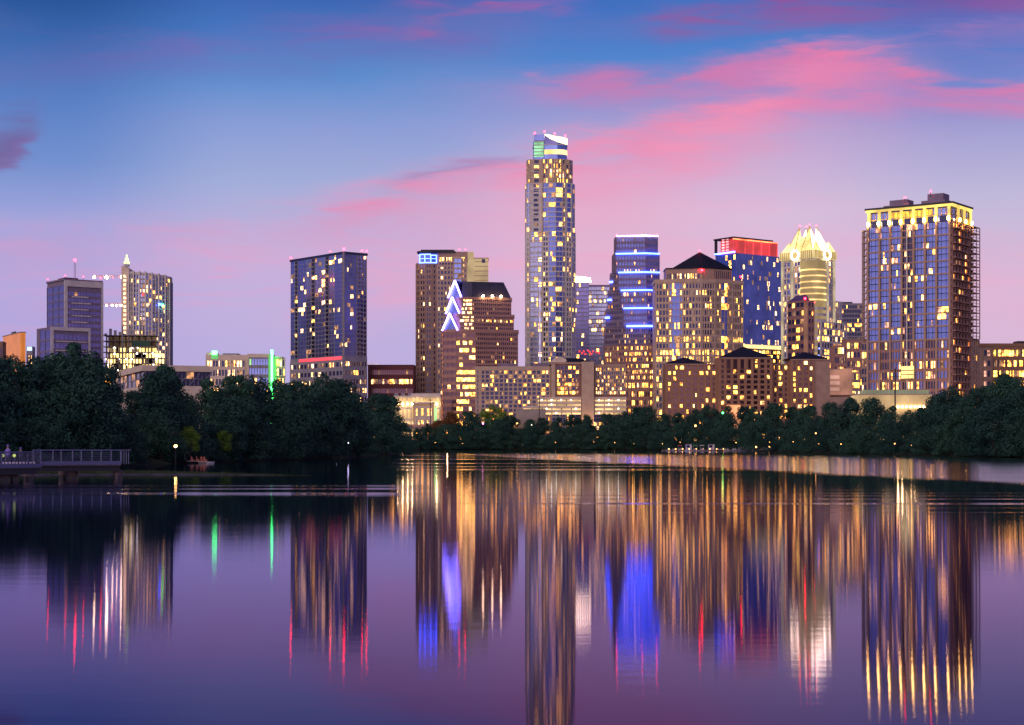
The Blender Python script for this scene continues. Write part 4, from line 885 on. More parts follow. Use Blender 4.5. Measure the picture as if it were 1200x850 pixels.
# low grassy spit on the left
sp = MB(); n = 60; rs = random.Random(5)
prev = None
for i in range(n+1):
    t = i/n; px = -30+t*402; D = 153 + 5*math.sin(t*3) ; wd = 2.1*min(1,t/.12+.35)*min(1,(1-t)/.55)**.8 + rs.uniform(-.25,.25)*(1-t)
    x = X(px, D); q_ = min(1,(1-t)/.5); c = [(x,D-max(.1,wd),-.2),(x,D-wd*.35,(.11+rs.uniform(-.06,.05))*q_-.03*(1-q_)),(x,D+wd*.4,(.15+rs.uniform(-.05,.05))*q_-.03*(1-q_)),(x,D+max(.1,wd),-.2)]
    if prev:
        for q in range(3): sp.poly([prev[q],c[q],c[q+1],prev[q+1]])
    prev = c
o = sp.build('mudflat', mat('mud_and_gravel', (.05,.045,.06), .8, var=.4, scale=1.5)); o['kind'] = 'structure'
gr = MB()
for i in range(5200):
    px = -20+385*rs.random()**1.25; t = (px+30)/402; D = 153+5*math.sin(t*3)+rs.uniform(-.25,.6)*2.1*min(1,(1-t)/.55)**.8; x = X(px,D); hgt = min(1,(1-t)/.5)*rs.uniform(.05,.34)*(1.5 if rs.random() < .06 else 1); a = rs.uniform(-.25,.25); w_ = rs.uniform(.04,.10)
    zz_ = .1*min(1,(1-t)/.5)-.02; gr.poly([(x-w_,D,zz_),(x+w_,D,zz_),(x+a,D+rs.uniform(-.1,.1),zz_+.04+hgt)])
o = gr.build('grass', mat('marsh_grass', (.022,.042,.018), .9, var=.4, scale=.5)); o['kind'] = 'stuff'; o['label'] = 'short marsh grass along the low spit in the water'

# ------------------------------------------------------------------ trees
def leafmat(name, c1, c2):
    m = bpy.data.materials.new(name); m.use_nodes = True; t = m.node_tree; b_ = t.nodes['Principled BSDF']
    b_.inputs['Roughness'].default_value = .75; b_.inputs['Specular IOR Level'].default_value = .15
    oi = t.nodes.new('ShaderNodeObjectInfo'); geo_ = t.nodes.new('ShaderNodeNewGeometry'); nz = t.nodes.new('ShaderNodeTexNoise'); nz.inputs['Scale'].default_value = .35; nz.inputs['Detail'].default_value = 4
    t.links.new(geo_.outputs['Position'], nz.inputs['Vector'])
    a = MA('ADD', MA('MULTIPLY', oi.outputs['Random'], .5, tree=t), MA('MULTIPLY', nz.outputs['Fac'], .9, tree=t), tree=t); a = MA('SUBTRACT', a, .25, tree=t, clamp=True)
    mx = t.nodes.new('ShaderNodeMix'); mx.data_type = 'RGBA'; mx.inputs['A'].default_value = (*c1,1); mx.inputs['B'].default_value = (*c2,1); t.links.new(a, mx.inputs['Factor']); t.links.new(mx.outputs['Result'], b_.inputs['Base Color'])
    return m
leaf = leafmat('foliage', (.011,.042,.042), (.040,.110,.068)); leaf_orange = leafmat('foliage_lamplit_orange', (.10,.045,.02), (.17,.08,.03)); leaf_bright = leafmat('foliage_lamplit_green', (.05,.12,.02), (.16,.26,.04))  # orange and bright leaf colours hold the lamp light on those trees
bark = mat('bark', (.035,.027,.022), .95, var=.3)
CROWNS = {}
def crown_mesh(seed, H, rx, low, lm, nlobes=34, leaves=170, lsz=.42):
    rs = random.Random(seed); b_ = MB(); lobes = []
    for i in range(nlobes):
        t = rs.random(); z = low + (H-low)*t**.9; env = math.sin(math.pi*min(1,(.16+.80*t)))**.55 if t > .5 else .92+.15*rs.random()
        a = rs.uniform(0,2*math.pi); rr = rx*env*rs.uniform(.35,.82); r = rx*rs.uniform(.20,.36)*(1 if t < .8 else .7)
        lobes.append((math.cos(a)*rr, math.sin(a)*rr, min(z,H-r*.6), r))
    lobes.append((0,0,H*.80,rx*.42)); lobes.append((0,0,H*.5,rx*.6))
    for (x,y,z,r) in lobes:
        n = int(leaves*(r/(rx*.28))**1.6)
        for _ in range(n):
            d = Vector((rs.gauss(0,1),rs.gauss(0,1),rs.gauss(0,1)*.85)).normalized(); q = r*(rs.uniform(.55,1.0)**.5 + (rs.random()**6)*.35)
            p = Vector((x,y,z))+d*q
            if p.z < .2: p.z = rs.uniform(.2,1)
            nn = (d+Vector((rs.uniform(-1,1),rs.uniform(-1,1),rs.uniform(-.4,1)))*.5).normalized(); t1 = nn.orthogonal().normalized(); t2 = nn.cross(t1); an = rs.uniform(0,6.28); e1 = (t1*math.cos(an)+t2*math.sin(an)); e2 = nn.cross(e1); s_ = lsz*rs.uniform(.55,1.25)
            b_.poly([p-e1*s_*.9, p+e2*s_*.5, p+e1*s_, p-e2*s_*.45])
    o = b_.build('crown', lm); me = o.data; bpy.data.objects.remove(o); return me
def trunk_mesh(seed, H, lowbranch):
    rs = random.Random(seed); b_ = MB(); prev = Vector((0,0,-.6)); r = .035*H; pts = [prev]
    for i in range(1,6): pts.append(Vector((rs.uniform(-.03,.03)*H, rs.uniform(-.03,.03)*H, H*.75*i/5)))
    for i in range(5): b_.bar(pts[i], pts[i+1], r*2*(1-i*.15), n=7)
    for i in range(9):
        k_ = rs.randint(1,4); a = rs.uniform(0,6.28); p = pts[k_]; q = p+Vector((math.cos(a)*H*.17, math.sin(a)*H*.17, H*.14)); b_.bar(p,q,r*.7,n=5); b_.bar(q,q+Vector((math.cos(a+.4)*H*.1,math.sin(a+.4)*H*.1,H*.1)),r*.4,n=5)
    o = b_.build('trunk', bark); me = o.data; bpy.data.objects.remove(o); return me
PROTO = []
for sd in range(7):
    rxx = [.40,.46,.36,.50,.42,.34,.48][sd]
    PROTO.append((crown_mesh(100+sd, 1.0*16, rxx*16, 2.0, None, nlobes=[36,40,30,42,36,28,40][sd]), trunk_mesh(200+sd, 16, 2)))
for sd in range(4):
    PROTO.append((crown_mesh(300+sd, 16, [8.5,10,7.5,11][sd], .4, None, nlobes=[40,46,36,50][sd], leaves=150), trunk_mesh(400+sd, 12, 2)))
def tree(x, y, H, lm, label, group=None, base=None, wide=1.0, sd=None):
    sd = random.randrange(7) if sd is None else sd; cm, tm = PROTO[sd]; s_ = H/16.5
    z = base if base is not None else GZ
    r_ = empty('tree', (x,y,z)); tag(r_, label, 'tree', group); r_.rotation_euler = (0,0,random.uniform(0,6.28)); r_.scale = (s_*wide, s_*wide, s_)
    key = (sd, lm.name)
    if key not in CROWNS:
        me = cm.copy(); me.materials.clear(); me.materials.append(lm); CROWNS[key] = me
    c = bpy.data.objects.new('crown', CROWNS[key]); COL.objects.link(c); c.parent = r_
    t = bpy.data.objects.new('trunk', tm); COL.objects.link(t); t.parent = r_
    return r_
def interp(tab, x):
    for (a,b_),(c,d) in zip(tab, tab[1:]):
        if a <= x <= c: return b_+(d-b_)*(x-a)/(c-a)
    return tab[0][1] if x < tab[0][0] else tab[-1][1]
TOPS = [(-300,412),(0,414),(40,412),(75,408),(92,401),(112,424),(128,446),(140,455),(168,457),(180,434),(192,426),(203,436),(212,456),(226,462),(238,446),(262,431),(285,436),(310,434),(335,444),(352,441),(372,438),(398,440),(410,456),(440,460),(462,464),(473,486),(478,500)]
TOPC = [(478,508),(490,500),(505,492),(530,484),(560,478),(585,476),(610,494),(625,488),(660,487),(700,484),(740,478),(752,470),(775,482),(800,484),(825,474),(850,474),(870,476),(885,478),(905,468),(925,474),(950,472),(985,470),(1010,463),(1030,466),(1050,476),(1078,480),(1092,462),(1105,448),(1125,446),(1150,456),(1170,441),(1190,444),(1205,452),(1500,440)]
SHt = SH
def place(pxs, tops, off, frac, jit, minb, lab, grp, wide=1.05, bush=False):
    for px in pxs:
        p_ = px+random.uniform(-jit,jit); D = interp(SHt, p_)
        D2 = D+off*random.uniform(.8,1.25); top = interp(tops, p_)
        H0 = Z(top, D2)-0; bz = min(GZ, .6+off*.22); H = max(4.5,(H0-bz)*frac*random.uniform(.93,1.03))
        lb, g_ = (lab(p_), grp(p_))
        tree(X(p_,D2), D2, H, leaf, lb, g_, base=bz if not bush else .3, wide=wide, sd=random.randrange(7,11) if bush else None)
labL = lambda p: 'dense dark riverside tree behind the boardwalk' if p < 160 else ('tall dark tree on the left bank before the cream-roofed hall and green-lit hotel' if p < 340 else 'dark rounded tree near the tip of the left bank below the blue condominium tower')
grpL = lambda p: 'trees behind the boardwalk' if p < 160 else ('trees on the middle of the left bank' if p < 340 else 'trees at the tip of the left bank')
labLf = lambda p: 'low bushy waterside ' + ('tree close behind the boardwalk' if p < 160 else ('tree at the water edge along the middle of the left bank' if p < 340 else 'tree hanging over the water at the tip of the left bank'))
grpLf = lambda p: 'waterside '+grpL(p)
place([-150,-90,-45,-10,18,45,72,98,128,160,188,216,244,272,300,328,352,376,400,422,442,458], TOPS, 15, 1.0, 5, 0, labL, grpL, 1.0)
place([-120,-60,-20,10,36,62,88,114,142,172,200,228,256,286,314,340,366,390,414,436,452,466], TOPS, 7, .80, 6, 0, labLf, grpLf, 1.05, True)
place([0,30,60,92,120,150,182,212,240,270,300,330,358,384,408,430,448,462,470], TOPS, 2.0, .46, 8, 0, labLf, grpLf, 1.25, True)
labC = lambda p: ('dark tree on the far bank in front of the arched beige hotel' if p < 760 else ('dark tree on the far bank below the hipped-roof hotel' if p < 960 else ('dark tree on the right bank below the salmon block and podium' if p < 1082 else 'tall dark tree on the right bank in front of the amber office block')))
grpC = lambda p: ('trees before the arched hotel' if p < 760 else ('trees before the hipped-roof hotel' if p < 960 else ('trees below the podium' if p < 1082 else 'tall trees on the right bank')))
labCf = lambda p: 'low leafy waterside ' + labC(p).replace('dark tree','tree').replace('tall ','')
grpCf = lambda p: 'waterside '+grpC(p)
place([488,500,545,600,618,636,654,672,690,708,726,744,762,780,798,816,834,852,870,888,908,930,952,974,996,1018,1040,1062,1080,1098,1118,1140,1162,1182,1205,1235,1270,1320,1400], TOPC, 16, 1.0, 4, 0, labC, grpC, .95)
place([484,496,510,524,540,556,574,592,610,628,648,668,688,708,728,748,770,790,812,834,856,878,896,918,942,966,990,1014,1038,1060,1082,1106,1130,1155,1180,1208,1240,1290], TOPC, 7, .82, 5, 0, labCf, grpCf, 1.0, True)
place([482,492,505,520,536,552,568,584,600,618,636,655,674,694,714,734,754,774,794,815,836,858,880,912,930,950,972,995,1018,1042,1066,1090,1114,1140,1166,1192,1220], TOPC, 1.5, .48, 4, 0, labCf, grpCf, 1.3, True)
tree(X(530,840),840,Z(482,840)-GZ,leaf_orange,'orange-brown feathery tree lit by street lamps at the left end of the far bank',sd=0,wide=1.1)
tree(X(515,832),832,Z(493,832)-3,leaf_orange,'smaller amber lit tree beside the orange-brown one near the bridge',sd=3,base=3,wide=1.2)
tree(X(579,850),850,Z(473,850)-GZ,leaf_bright,'bright floodlit green tree at the foot of the arched hotel',sd=1,wide=1.1)
tree(X(92,240),240,Z(401,240)-GZ,leaf,'tallest feathery-topped tree on the left bank, before the violet office tower',sd=2,wide=.9)
tree(X(192,285),285,Z(427,285)-GZ,leaf,'tall cone-topped tree in front of the hall with the cream roof',sd=5,wide=1.0)
tree(X(1175,372),372,Z(437,372)-GZ,leaf,'tall open-crowned tree in front of the yellow lit office floors at the right edge',sd=2,wide=1.1)
t_ = tree(X(222,250),250,4.5,leaf_bright,'small yellow-green lit shrub above the moored red boats',sd=4,base=1.2,wide=1.0)
tree(X(262,268),268,3.8,leaf_bright,'small lit bush to the right of the moored boats',sd=6,base=1.4,wide=.9)
tree(X(1166,345),345,Z(472,345)-1.5,leaf,'leaning dark tree low on the right bank at the right edge',sd=4,base=1.5,wide=1.2)

# ------------------------------------------------------------------ boardwalk
wood = mat('weathered_deck', (.16,.12,.15), .7, var=.3, scale=2); railm = mat('galvanised_rail', (.10,.11,.24), .45, .3, var=.1); pierc = mat('pier_concrete', (.13,.095,.10), .9, var=.35, scale=1.2, bump=.2)
bw = empty('boardwalk', (X(153,140),140,0)); tag(bw, 'raised lake boardwalk with metal railings on round concrete piers at left', 'boardwalk')
ox, oy = X(153,140), 140
def bb(name, m_, pts): pass
zdk = 1.22
P0 = Vector((X(141.5,140)-ox, 0)); P1 = Vector((X(48,137)-ox, -3)); P2 = Vector((X(47.5,133)-ox, -7)); P3 = Vector((X(-260,108)-ox,-32))
def strip(name, m_, A_, B_, w_, z0, z1, ofs=0):
    t = (B_-A_).normalized(); n = Vector((-t.y,t.x)); 
    if n.y < 0: n = -n
    a = A_+n*ofs; c = B_+n*ofs; b_ = MB(); b_.hexa([tuple(a),tuple(c),tuple(c+n*w_),tuple(a+n*w_)] if (c-a).cross(n*w_) > 0 else [tuple(c),tuple(a),tuple(a+n*w_),tuple(c+n*w_)], z0, z1); return b_.build(name, m_, bw)
for (A_,B_,dz) in ((P0,P1,0),(P2,P3,-.12)):
    strip('deck', wood, A_,B_,3.6,zdk-.10+dz,zdk+dz); strip('fascia', railm, A_,B_,.08,zdk-.02+dz,zdk+.28+dz,-.1); strip('beam', darkmetal, A_,B_,.35,zdk-.55+dz,zdk-.11+dz,.25); strip('beam', darkmetal, A_,B_,.35,zdk-.55+dz,zdk-.11+dz,2.8)
    for ofs, rn in ((0,1),(3.5,0)):
        t = (B_-A_).normalized(); n = Vector((-t.y,t.x)); n = n if n.y > 0 else -n; L = (B_-A_).length; m = int(L/1.55)
        for i in range(m+1):
            p = A_+t*(L*i/m)+n*ofs; b_ = MB(); b_.bar((p.x,p.y,zdk+dz),(p.x,p.y,zdk+1.22+dz),.075); b_.build('post', railm, bw)
        strip('top_rail', railm, A_,B_,.12,zdk+1.18+dz,zdk+1.27+dz,ofs-.05)
        b_ = MB()
        for q in range(5):
            a, c = A_+n*ofs, B_+n*ofs; b_.bar((a.x,a.y,zdk+.3+q*.17+dz),(c.x,c.y,zdk+.3+q*.17+dz),.022)
        if A_ is P2:
            mm = int(L/.14) if rn else 0
            for i in range(mm):
                p = A_+t*(L*i/mm)+n*ofs; b_.bar((p.x,p.y,zdk+.1+dz),(p.x,p.y,zdk+1.2+dz),.02)
        b_.build('railing_infill', railm, bw)
for (px, D_, r_) in ((134.5,140,.38),(82,139.5,.40),(70.5,141.5,.42),(29,134.5,.42),(11,132,.45),(-2,130,.45),(-40,127,.45),(-90,123,.45)):
    b_ = MB(); x, y = X(px,D_)-ox, D_-oy+1.0; b_.bar((x,y,-1.5),(x,y,zdk-.5),r_*2,n=16); b_.build('pier', pierc, bw)
    b_ = MB(); b_.bar((x,y,-.2),(x,y,.28),r_*2.05,n=16); b_.build('wet_band', mat('wet_concrete', (.015,.014,.02), .3), bw)
b_ = MB()
for i in range(4): b_.bar((P0.x+.0,.3+i*.85,zdk),(P0.x+.0,.3+i*.85,zdk+1.22),.06)
b_.bar((P0.x,0,zdk+1.22),(P0.x,3.6,zdk+1.22),.1); b_.build('end_railing', railm, bw)
for px in (8.6,21.6):
    b_ = MB(); b_.ball((X(px,131)-ox,131-oy-1.1,zdk+.83),.13); b_.build('marker_light', lit('marker_yellow_green', (.75,.9,.25), .9), bw)
# bright slats leaning against the left section
for i in range(10):
    px = 6+i*4.0; D_ = 132.3 + i*.06; b_ = MB(); x = X(px,D_)-ox; b_.box(x-.09,x+.09,D_-oy-.55,D_-oy-.5,zdk-.05,zdk+.30); b_.build('slat', mat('pale_slat', (.55,.5,.75), .5), bw)

# person on the boardwalk
def person(x, y, z, rot, label, coat, trousers, scale=1.0):
    me = bpy.data.meshes.new('person'); vs = [(0,0,.95),(0,0,1.15),(0,0,1.38),(0,0,1.50),(0,.0,1.60),(0,.01,1.72),
        (-.19,0,1.40),(-.25,.04,1.14),(-.20,.20,.98),(.19,0,1.40),(.25,.04,1.14),(.20,.20,.98),(-.10,0,.90),(-.11,.03,.50),(-.12,0,.06),(-.12,.14,.03),(.10,0,.90),(.11,.03,.50),(.12,0,.06),(.12,.14,.03)]
    es = [(0,1),(1,2),(2,3),(3,4),(4,5),(2,6),(6,7),(7,8),(2,9),(9,10),(10,11),(0,12),(12,13),(13,14),(14,15),(0,16),(16,17),(17,18),(18,19)]
    rad = [.14,.13,.15,.055,.09,.085,.065,.05,.035,.065,.05,.035,.095,.062,.045,.035,.095,.062,.045,.035]
    me.from_pydata(vs, es, []); o = link('person', me); md = o.modifiers.new('s','SKIN')
    for i, r_ in enumerate(rad): me.skin_vertices[0].data[i].radius = (r_, r_*.85)
    me.skin_vertices[0].data[0].use_root = True
    o.modifiers.new('u','SUBSURF').levels = 1; o.modifiers['u'].render_levels = 1; 
    dg = bpy.context.evaluated_depsgraph_get(); m2 = bpy.data.meshes.new_from_object(o.evaluated_get(dg)); o.modifiers.clear(); o.data = m2
    m2.materials.clear(); [m2.materials.append(m_) for m_ in (coat, trousers, mat('skin', (.35,.2,.15), .6))]
    for p in m2.polygons:
        p.use_smooth = True; p.material_index = 1 if p.center.z < .93 else (2 if p.center.z > 1.46 else 0)
    o.location = (x,y,z); o.rotation_euler = (0,0,rot); tag(o, label, 'person')
    h = MB(); h.ball((0,-.01,1.72),.115,seg=12,rings=8,sz=1.05); h.build('hair', mat('helmet_violet', (.12,.08,.35), .4), o, smooth=True); return o
person(X(7,132.5), 133.0, zdk-.12, 2.8, 'person in a violet jacket standing behind the boardwalk railing at the far left', mat('violet_jacket', (.16,.13,.5), .7), mat('dark_trousers', (.02,.02,.04), .8))
person(X(21.8,133.4), 134.0, zdk-.12, .6, 'shorter person in a dark top further along the boardwalk railing', mat('dark_top', (.05,.05,.12), .7), mat('dark_trousers', (.02,.02,.04), .8)).scale = (.88,.88,.88)

# ------------------------------------------------------------------ bridge, poles, lamps
br = empty('road_bridge', (X(484,850),850,0)); tag(br, 'low road bridge with pinkish lit parapet glimpsed past the left bank', 'bridge')
k = 850/F
for nm, m_, a in (('deck', concrete, (-26*k,40*k,0,12,Z(503,850),Z(500.5,850))), ('parapet', lit('bridge_rose_glow', (1,.35,.3), .22, .4), (-26*k,40*k,-.4,0,Z(500.5,850),Z(497.5,850)))):  # pinkish light on the parapet is emission
    b_ = MB(); b_.box(*a); b_.build(nm, m_, br)
for i in range(4):
    b_ = MB(); b_.box((-20+i*15)*k,(-18+i*15)*k,2,9,-1,Z(503,850)); b_.build('pier', concrete, br)
for i in range(5):
    b_ = MB(); b_.bar(((-6+i*6)*k,-.2,Z(497.5,850)),((-6+i*6)*k,-.2,Z(495.6,850)),.15); b_.ball(((-6+i*6)*k,-.2,Z(495.3,850)),.22); b_.build('lamp', lit('bridge_lamp', (1,.6,.5), 3), br)
def pole(px, D, top, label, arms=True, group=None):
    r_ = empty('utility_pole', (X(px,D),D,GZ-.5)); tag(r_, label, 'utility pole', group); h = Z(top,D)-GZ+.5
    b_ = MB(); b_.bar((0,0,0),(0,0,h),.38 if D < 700 else .45,n=8); b_.build('pole', mat('pole_timber', (.05,.035,.045), .9), r_)
    if arms:
        for dz in (.5,2.2):
            b_ = MB(); b_.bar((-1.6,-.2,h-dz),(1.6,-.2,h-dz),.16); b_.build('crossarm', MATS['pole_timber'], r_)
pole(1049,452,432,'tall dark utility pole in front of the right tower podium')
pole(632,835,464,'dark utility pole against the lit garage of the arched hotel', arms=False)
pole(504.5,845,468,'utility pole with crossarms beside the small bridge')
pole(530,838,470,'thin pole rising from the orange lit tree', arms=False)
def lamp(px, D, py, label, m_, base, r=.22, group=None):
    r_ = empty('lamp_post', (X(px,D),D,base)); tag(r_, label, 'lamp post', group); h = Z(py,D)-base
    b_ = MB(); b_.bar((0,0,-.3),(0,0,h-r*.6),.14,n=8); b_.build('post', darkmetal, r_)
    b_ = MB(); b_.bar((0,0,h+r*.7),(0,0,h+r*1.1),r*2.6,n=10); b_.build('cap', darkmetal, r_)
    b_ = MB(); b_.ball((0,-.02,h),r); b_.build('lantern', m_, r_)
lamp(205.8,236,523,'single orange lamp glowing under the trees of the left bank',lit('bulb_amber', (1,.50,.14), 30, 0),.1,r=.22)
lamp(886,607,524,'left one of two orange dock lamps right of the boat dock',Borange,.3,r=.30)
lamp(901.5,590,524,'right one of two orange dock lamps, beside the overhanging tree',Borange,.3,r=.32)
lamp(472,585,529.3,'small white navigation lamp at the tip of the left bank',BwhiteS,.05,r=.28)
for px, D, py, m_, lb in ((815,735,499,Borange,'small red-orange lamp among the trees above the boat dock'),(819,740,502.5,Bred,'dim red lamp beside the orange one above the boat dock'),(558,838,503,Bred,'pink-red lamp in the far bank foliage left of the green tree'),(566,842,496.5,lit('magenta_bulb', (1,.2,.8), 25, 0),'magenta lamp below the floodlit green tree'),(606,842,496.5,Borange,'warm lamp left in the gap below the arched hotel'),(623,842,498,BwhiteS,'bright warm lamp right in the gap below the arched hotel'),(870,700,484,Borange,'orange lamp at the foot of the hipped-roof hotel'),(847,690,484,LEDgreen,'green lamp near the hipped-roof hotel entrance'),(956,470,508,Borange,'tiny orange lamp in the dark trees of the right bank'),(395,352,523,LEDwhite,'faint left white light under the left bank trees'),(408,356,519,LEDwhite,'faint right white light under the left bank trees')):
    lamp(px, D-7 if px > 480 or px < 420 else D, py, lb, m_, .8, r=.42 if D > 600 else .16)

rl = random.Random(21)
for i in range(26):  # row filled out with some added lamps
    px = 484+i*26.5+rl.uniform(-8,8)
    if 1085 < px: break
    D = interp(SH, px)+18; py = interp(TOPC, px)+rl.uniform(6,20)
    lamp(px, interp(SH, px)-(-1.0), Z(0,1)*0+HZ-(rl.uniform(1.6,3.2)+.6-CAMZ)*F/interp(SH, px), 'small amber path lamp at the water edge of the far bank', Borange, .3, r=.13, group='path lamps along the far bank')
# ------------------------------------------------------------------ boats and dock
def boat(px, D, L, wd, hgt, label, hull, rz=0, canopy=None, group=None, glow=None, seats=True):
    r_ = empty('boat', (X(px,D),D,-.05), rz); tag(r_, label, 'boat', group)
    h = MB(); prof = [(-.5,.75),(-.42,.95),(-.2,1),(.1,1),(.3,.8),(.42,.5),(.5,.06)]
    lo = [(x*L*.94,-y*wd*.36) for x,y in prof]+[(x*L*.94,y*wd*.36) for x,y in prof[::-1]]; hi = [(x*L,-y*wd*.5) for x,y in prof]+[(x*L,y*wd*.5) for x,y in prof[::-1]]
    h.hexa(lo,-.15,hgt,top=hi); h.build('hull', hull, r_)
    g = MB(); 
    for i in range(len(prof)-1):
        for s_ in (-1,1): g.bar((prof[i][0]*L,s_*prof[i][1]*wd*.5,hgt+.03),(prof[i+1][0]*L,s_*prof[i+1][1]*wd*.5,hgt+.03),.07)
    g.build('gunwale', whitep, r_)
    if seats:
        for q in (-.22,.08):
            s_ = MB(); s_.box(q*L,q*L+.3,-wd*.42,wd*.42,hgt+.05,hgt+.35); s_.box(q*L-.06,q*L,-wd*.42,wd*.42,hgt+.05,hgt+.75); s_.build('seat', glow or whitep, r_)
    if canopy:
        for x in (-.35,.25):
            for y in (-.42,.42):
                s_ = MB(); s_.bar((x*L,y*wd,hgt),(x*L,y*wd,hgt+1.7),.06); s_.build('canopy_post', steel, r_)
        s_ = MB(); s_.hexa([(-.4*L,-.5*wd),(.3*L,-.5*wd),(.3*L,.5*wd),(-.4*L,.5*wd)],hgt+1.7,hgt+1.95,top=[(-.36*L,-.4*wd),(.26*L,-.4*wd),(.26*L,.4*wd),(-.36*L,.4*wd)]); s_.build('canopy', canopy, r_)
    return r_
redglow = lit('red_seat_glow', (1,.10,.05), .10, .4)
boat(229,250,2.6,1.3,.35,'small dark moored boat with red glowing seats and raised stem, left bank', darkmetal, .1, glow=redglow)
boat(238.5,249,1.5,1.1,.3,'short moored boat with red seats right of the longer dark one', MATS['concrete'], -.1, glow=redglow)
boat(247,249,1.4,.7,.25,'little pale dinghy at the right end of the moored boats', whitep, .9, seats=False)
mst = empty('mast_spar', (X(219,252),252,.5)); tag(mst, 'thin leaning spar rising left of the moored red boats', 'spar'); b_ = MB(); b_.bar((0,0,-.8),(.9,0,.4),.08); b_.bar((-.3,.1,.0),(-.35,.1,1.9),.06); b_.bar((-.35,.1,1.9),(.5,.1,.6),.05); b_.build('spar', whitep, mst)
dk = empty('floating_dock', (X(832,655),655,0)); tag(dk, 'long low floating boat dock with pale edge in front of the hipped-roof hotel trees', 'dock')
k = 655/F
b_ = MB(); b_.box(-56*k,34*k,0,3,-.2,.45); b_.build('deck', wood, dk); b_ = MB(); b_.box(-50*k,-6*k,-.1,0,.1,.35); b_.build('fender', whitep, dk)
for i in range(12):
    b_ = MB(); b_.bar(((-54+i*7.8)*k,-.2,-1),((-54+i*7.8)*k,-.2,1.1),.2,n=8); b_.build('pile', darkmetal, dk)
for i in range(9):
    b_ = MB(); b_.ball(((-48+i*8)*k,.4,.85),.17); b_.build('deck_lamp', Borange, dk)
hc_ = [('white','white hire boat'),]
PALEH = W('boat_hull_pale', (.22,.21,.26))
bl = [(784,'first white hire boat at the left end of the dock',PALEH,None),(790,'white hire boat next to the red-canopied one',PALEH,None),(797,'hire boat under a red canopy at the dock',PALEH,mat('red_canopy', (.5,.02,.06), .6)),(806,'pale blue hire boat below the left ticket kiosk',mat('pale_blue_hull', (.3,.35,.6), .5),None),(815,'hire boat with green canopy near the middle of the dock',PALEH,mat('green_canopy', (.05,.25,.1), .6)),(823,'white hire boat with white canopy near the middle of the dock',PALEH,whitep),(844,'dark hire boat right of the right ticket kiosk',darkmetal,None),(852,'grey canoe second from the right end of the dock',greycon,None),(861,'white canoe at the right end of the dock',PALEH,None)]
for i,(px,lb,hm,cn) in enumerate(bl): boat(px,650-(i%2),2.3 if i < 6 else 3,1.3,.5,lb,hm,.15*(i%3-1),canopy=cn,group='hire boats along the dock')
for px, lb in ((807.5,'left boxy blue-grey ticket kiosk on the boat dock'),(834,'right boxy blue-grey ticket kiosk on the boat dock')):
    r_ = empty('kiosk', (X(px,658),658.5,.45)); tag(r_, lb, 'kiosk'); km = mat('kiosk_panel', (.30,.32,.50), .6, var=.1)
    b_ = MB(); b_.box(-1.2,1.2,0,2,0,2.3); b_.build('wall', km, r_); b_ = MB(); b_.box(-1.4,1.4,-.3,2.2,2.3,2.5); b_.build('roof', darkmetal, r_); b_ = MB(); b_.box(-.9,.3,-.06,-.01,1.0,1.9); b_.build('hatch', gl_dark, r_); b_ = MB(); b_.box(.5,1.05,-.05,-.01,.05,1.95); b_.build('door', whitep, r_)
rw = MB(); rr_ = random.Random(9)
for i in range(220):
    px = rr_.uniform(866,906); D = 640-(px-866)*1.2; r = rr_.uniform(.25,.6); rw.ball((X(px,D),D+rr_.uniform(0,1.5),rr_.uniform(.1,1.5)),r,seg=6,rings=4,sz=.7)
o = rw.build('stone_revetment', W('pale_rock', (.20,.19,.26))); o['kind'] = 'stuff'; o['label'] = 'heap of pale rocks along the bank right of the dock'

# ------------------------------------------------------------------ sky
world = bpy.data.worlds.new('World'); sc.world = world; world.use_nodes = True; nt = world.node_tree; nt.nodes.clear()
tc = nt.nodes.new('ShaderNodeTexCoord'); sx = nt.nodes.new('ShaderNodeSeparateXYZ'); nt.links.new(tc.outputs['Generated'], sx.inputs[0])
dx, dy, dz = sx.outputs
dyc = MA('MAXIMUM', dy, .08)
s_ = MA('ADD', MA('MULTIPLY', MA('DIVIDE', dx, dyc), 1.6), .5); zc_ = MA('MAXIMUM', dz, 0.0)
t_ = MA('SUBTRACT', HZ/850, MA('MULTIPLY', MA('DIVIDE', zc_, dyc), F/850))
front = SM(dy, .05, .5)
def srgb(r,g,b): return tuple(((c/255)/12.92 if c/255 <= .04045 else ((c/255+.055)/1.055)**2.4) for c in (r,g,b))
def ramp(fac, stops):
    n = nt.nodes.new('ShaderNodeValToRGB'); nt.links.new(fac, n.inputs[0]); e = n.color_ramp.elements
    while len(e) < len(stops): e.new(.5)
    for i,(p,c) in enumerate(stops): e[i].position = p; e[i].color = (*srgb(*c),1)
    return n.outputs[0]
def mixc(f, a, b, mode='MIX'):
    n = nt.nodes.new('ShaderNodeMix'); n.data_type = 'RGBA'; n.blend_type = mode
    for v, k_ in ((f,'Factor'),(a,'A'),(b,'B')):
        if isinstance(v,(int,float)): n.inputs[k_].default_value = v
        elif isinstance(v,tuple): n.inputs[k_].default_value = (*v,1)
        else: nt.links.new(v, n.inputs[k_])
    return n.outputs['Result']
el = MA('ARCSINE', dz)       # elevation in radians: photo top is .265
ev = MA('MULTIPLY', el, 1/0.9, clamp=True)
def ey(py): return math.atan((HZ-py)/F)/.9
leftr = ramp(ev, [(0,(180,164,216)),(ey(420),(176,165,220)),(ey(340),(174,166,221)),(ey(270),(158,164,219)),(ey(200),(112,142,206)),(ey(130),(85,125,195)),(ey(60),(52,100,172)),(ey(0),(22,72,142)),(.62,(36,62,138)),(1,(26,42,108))])
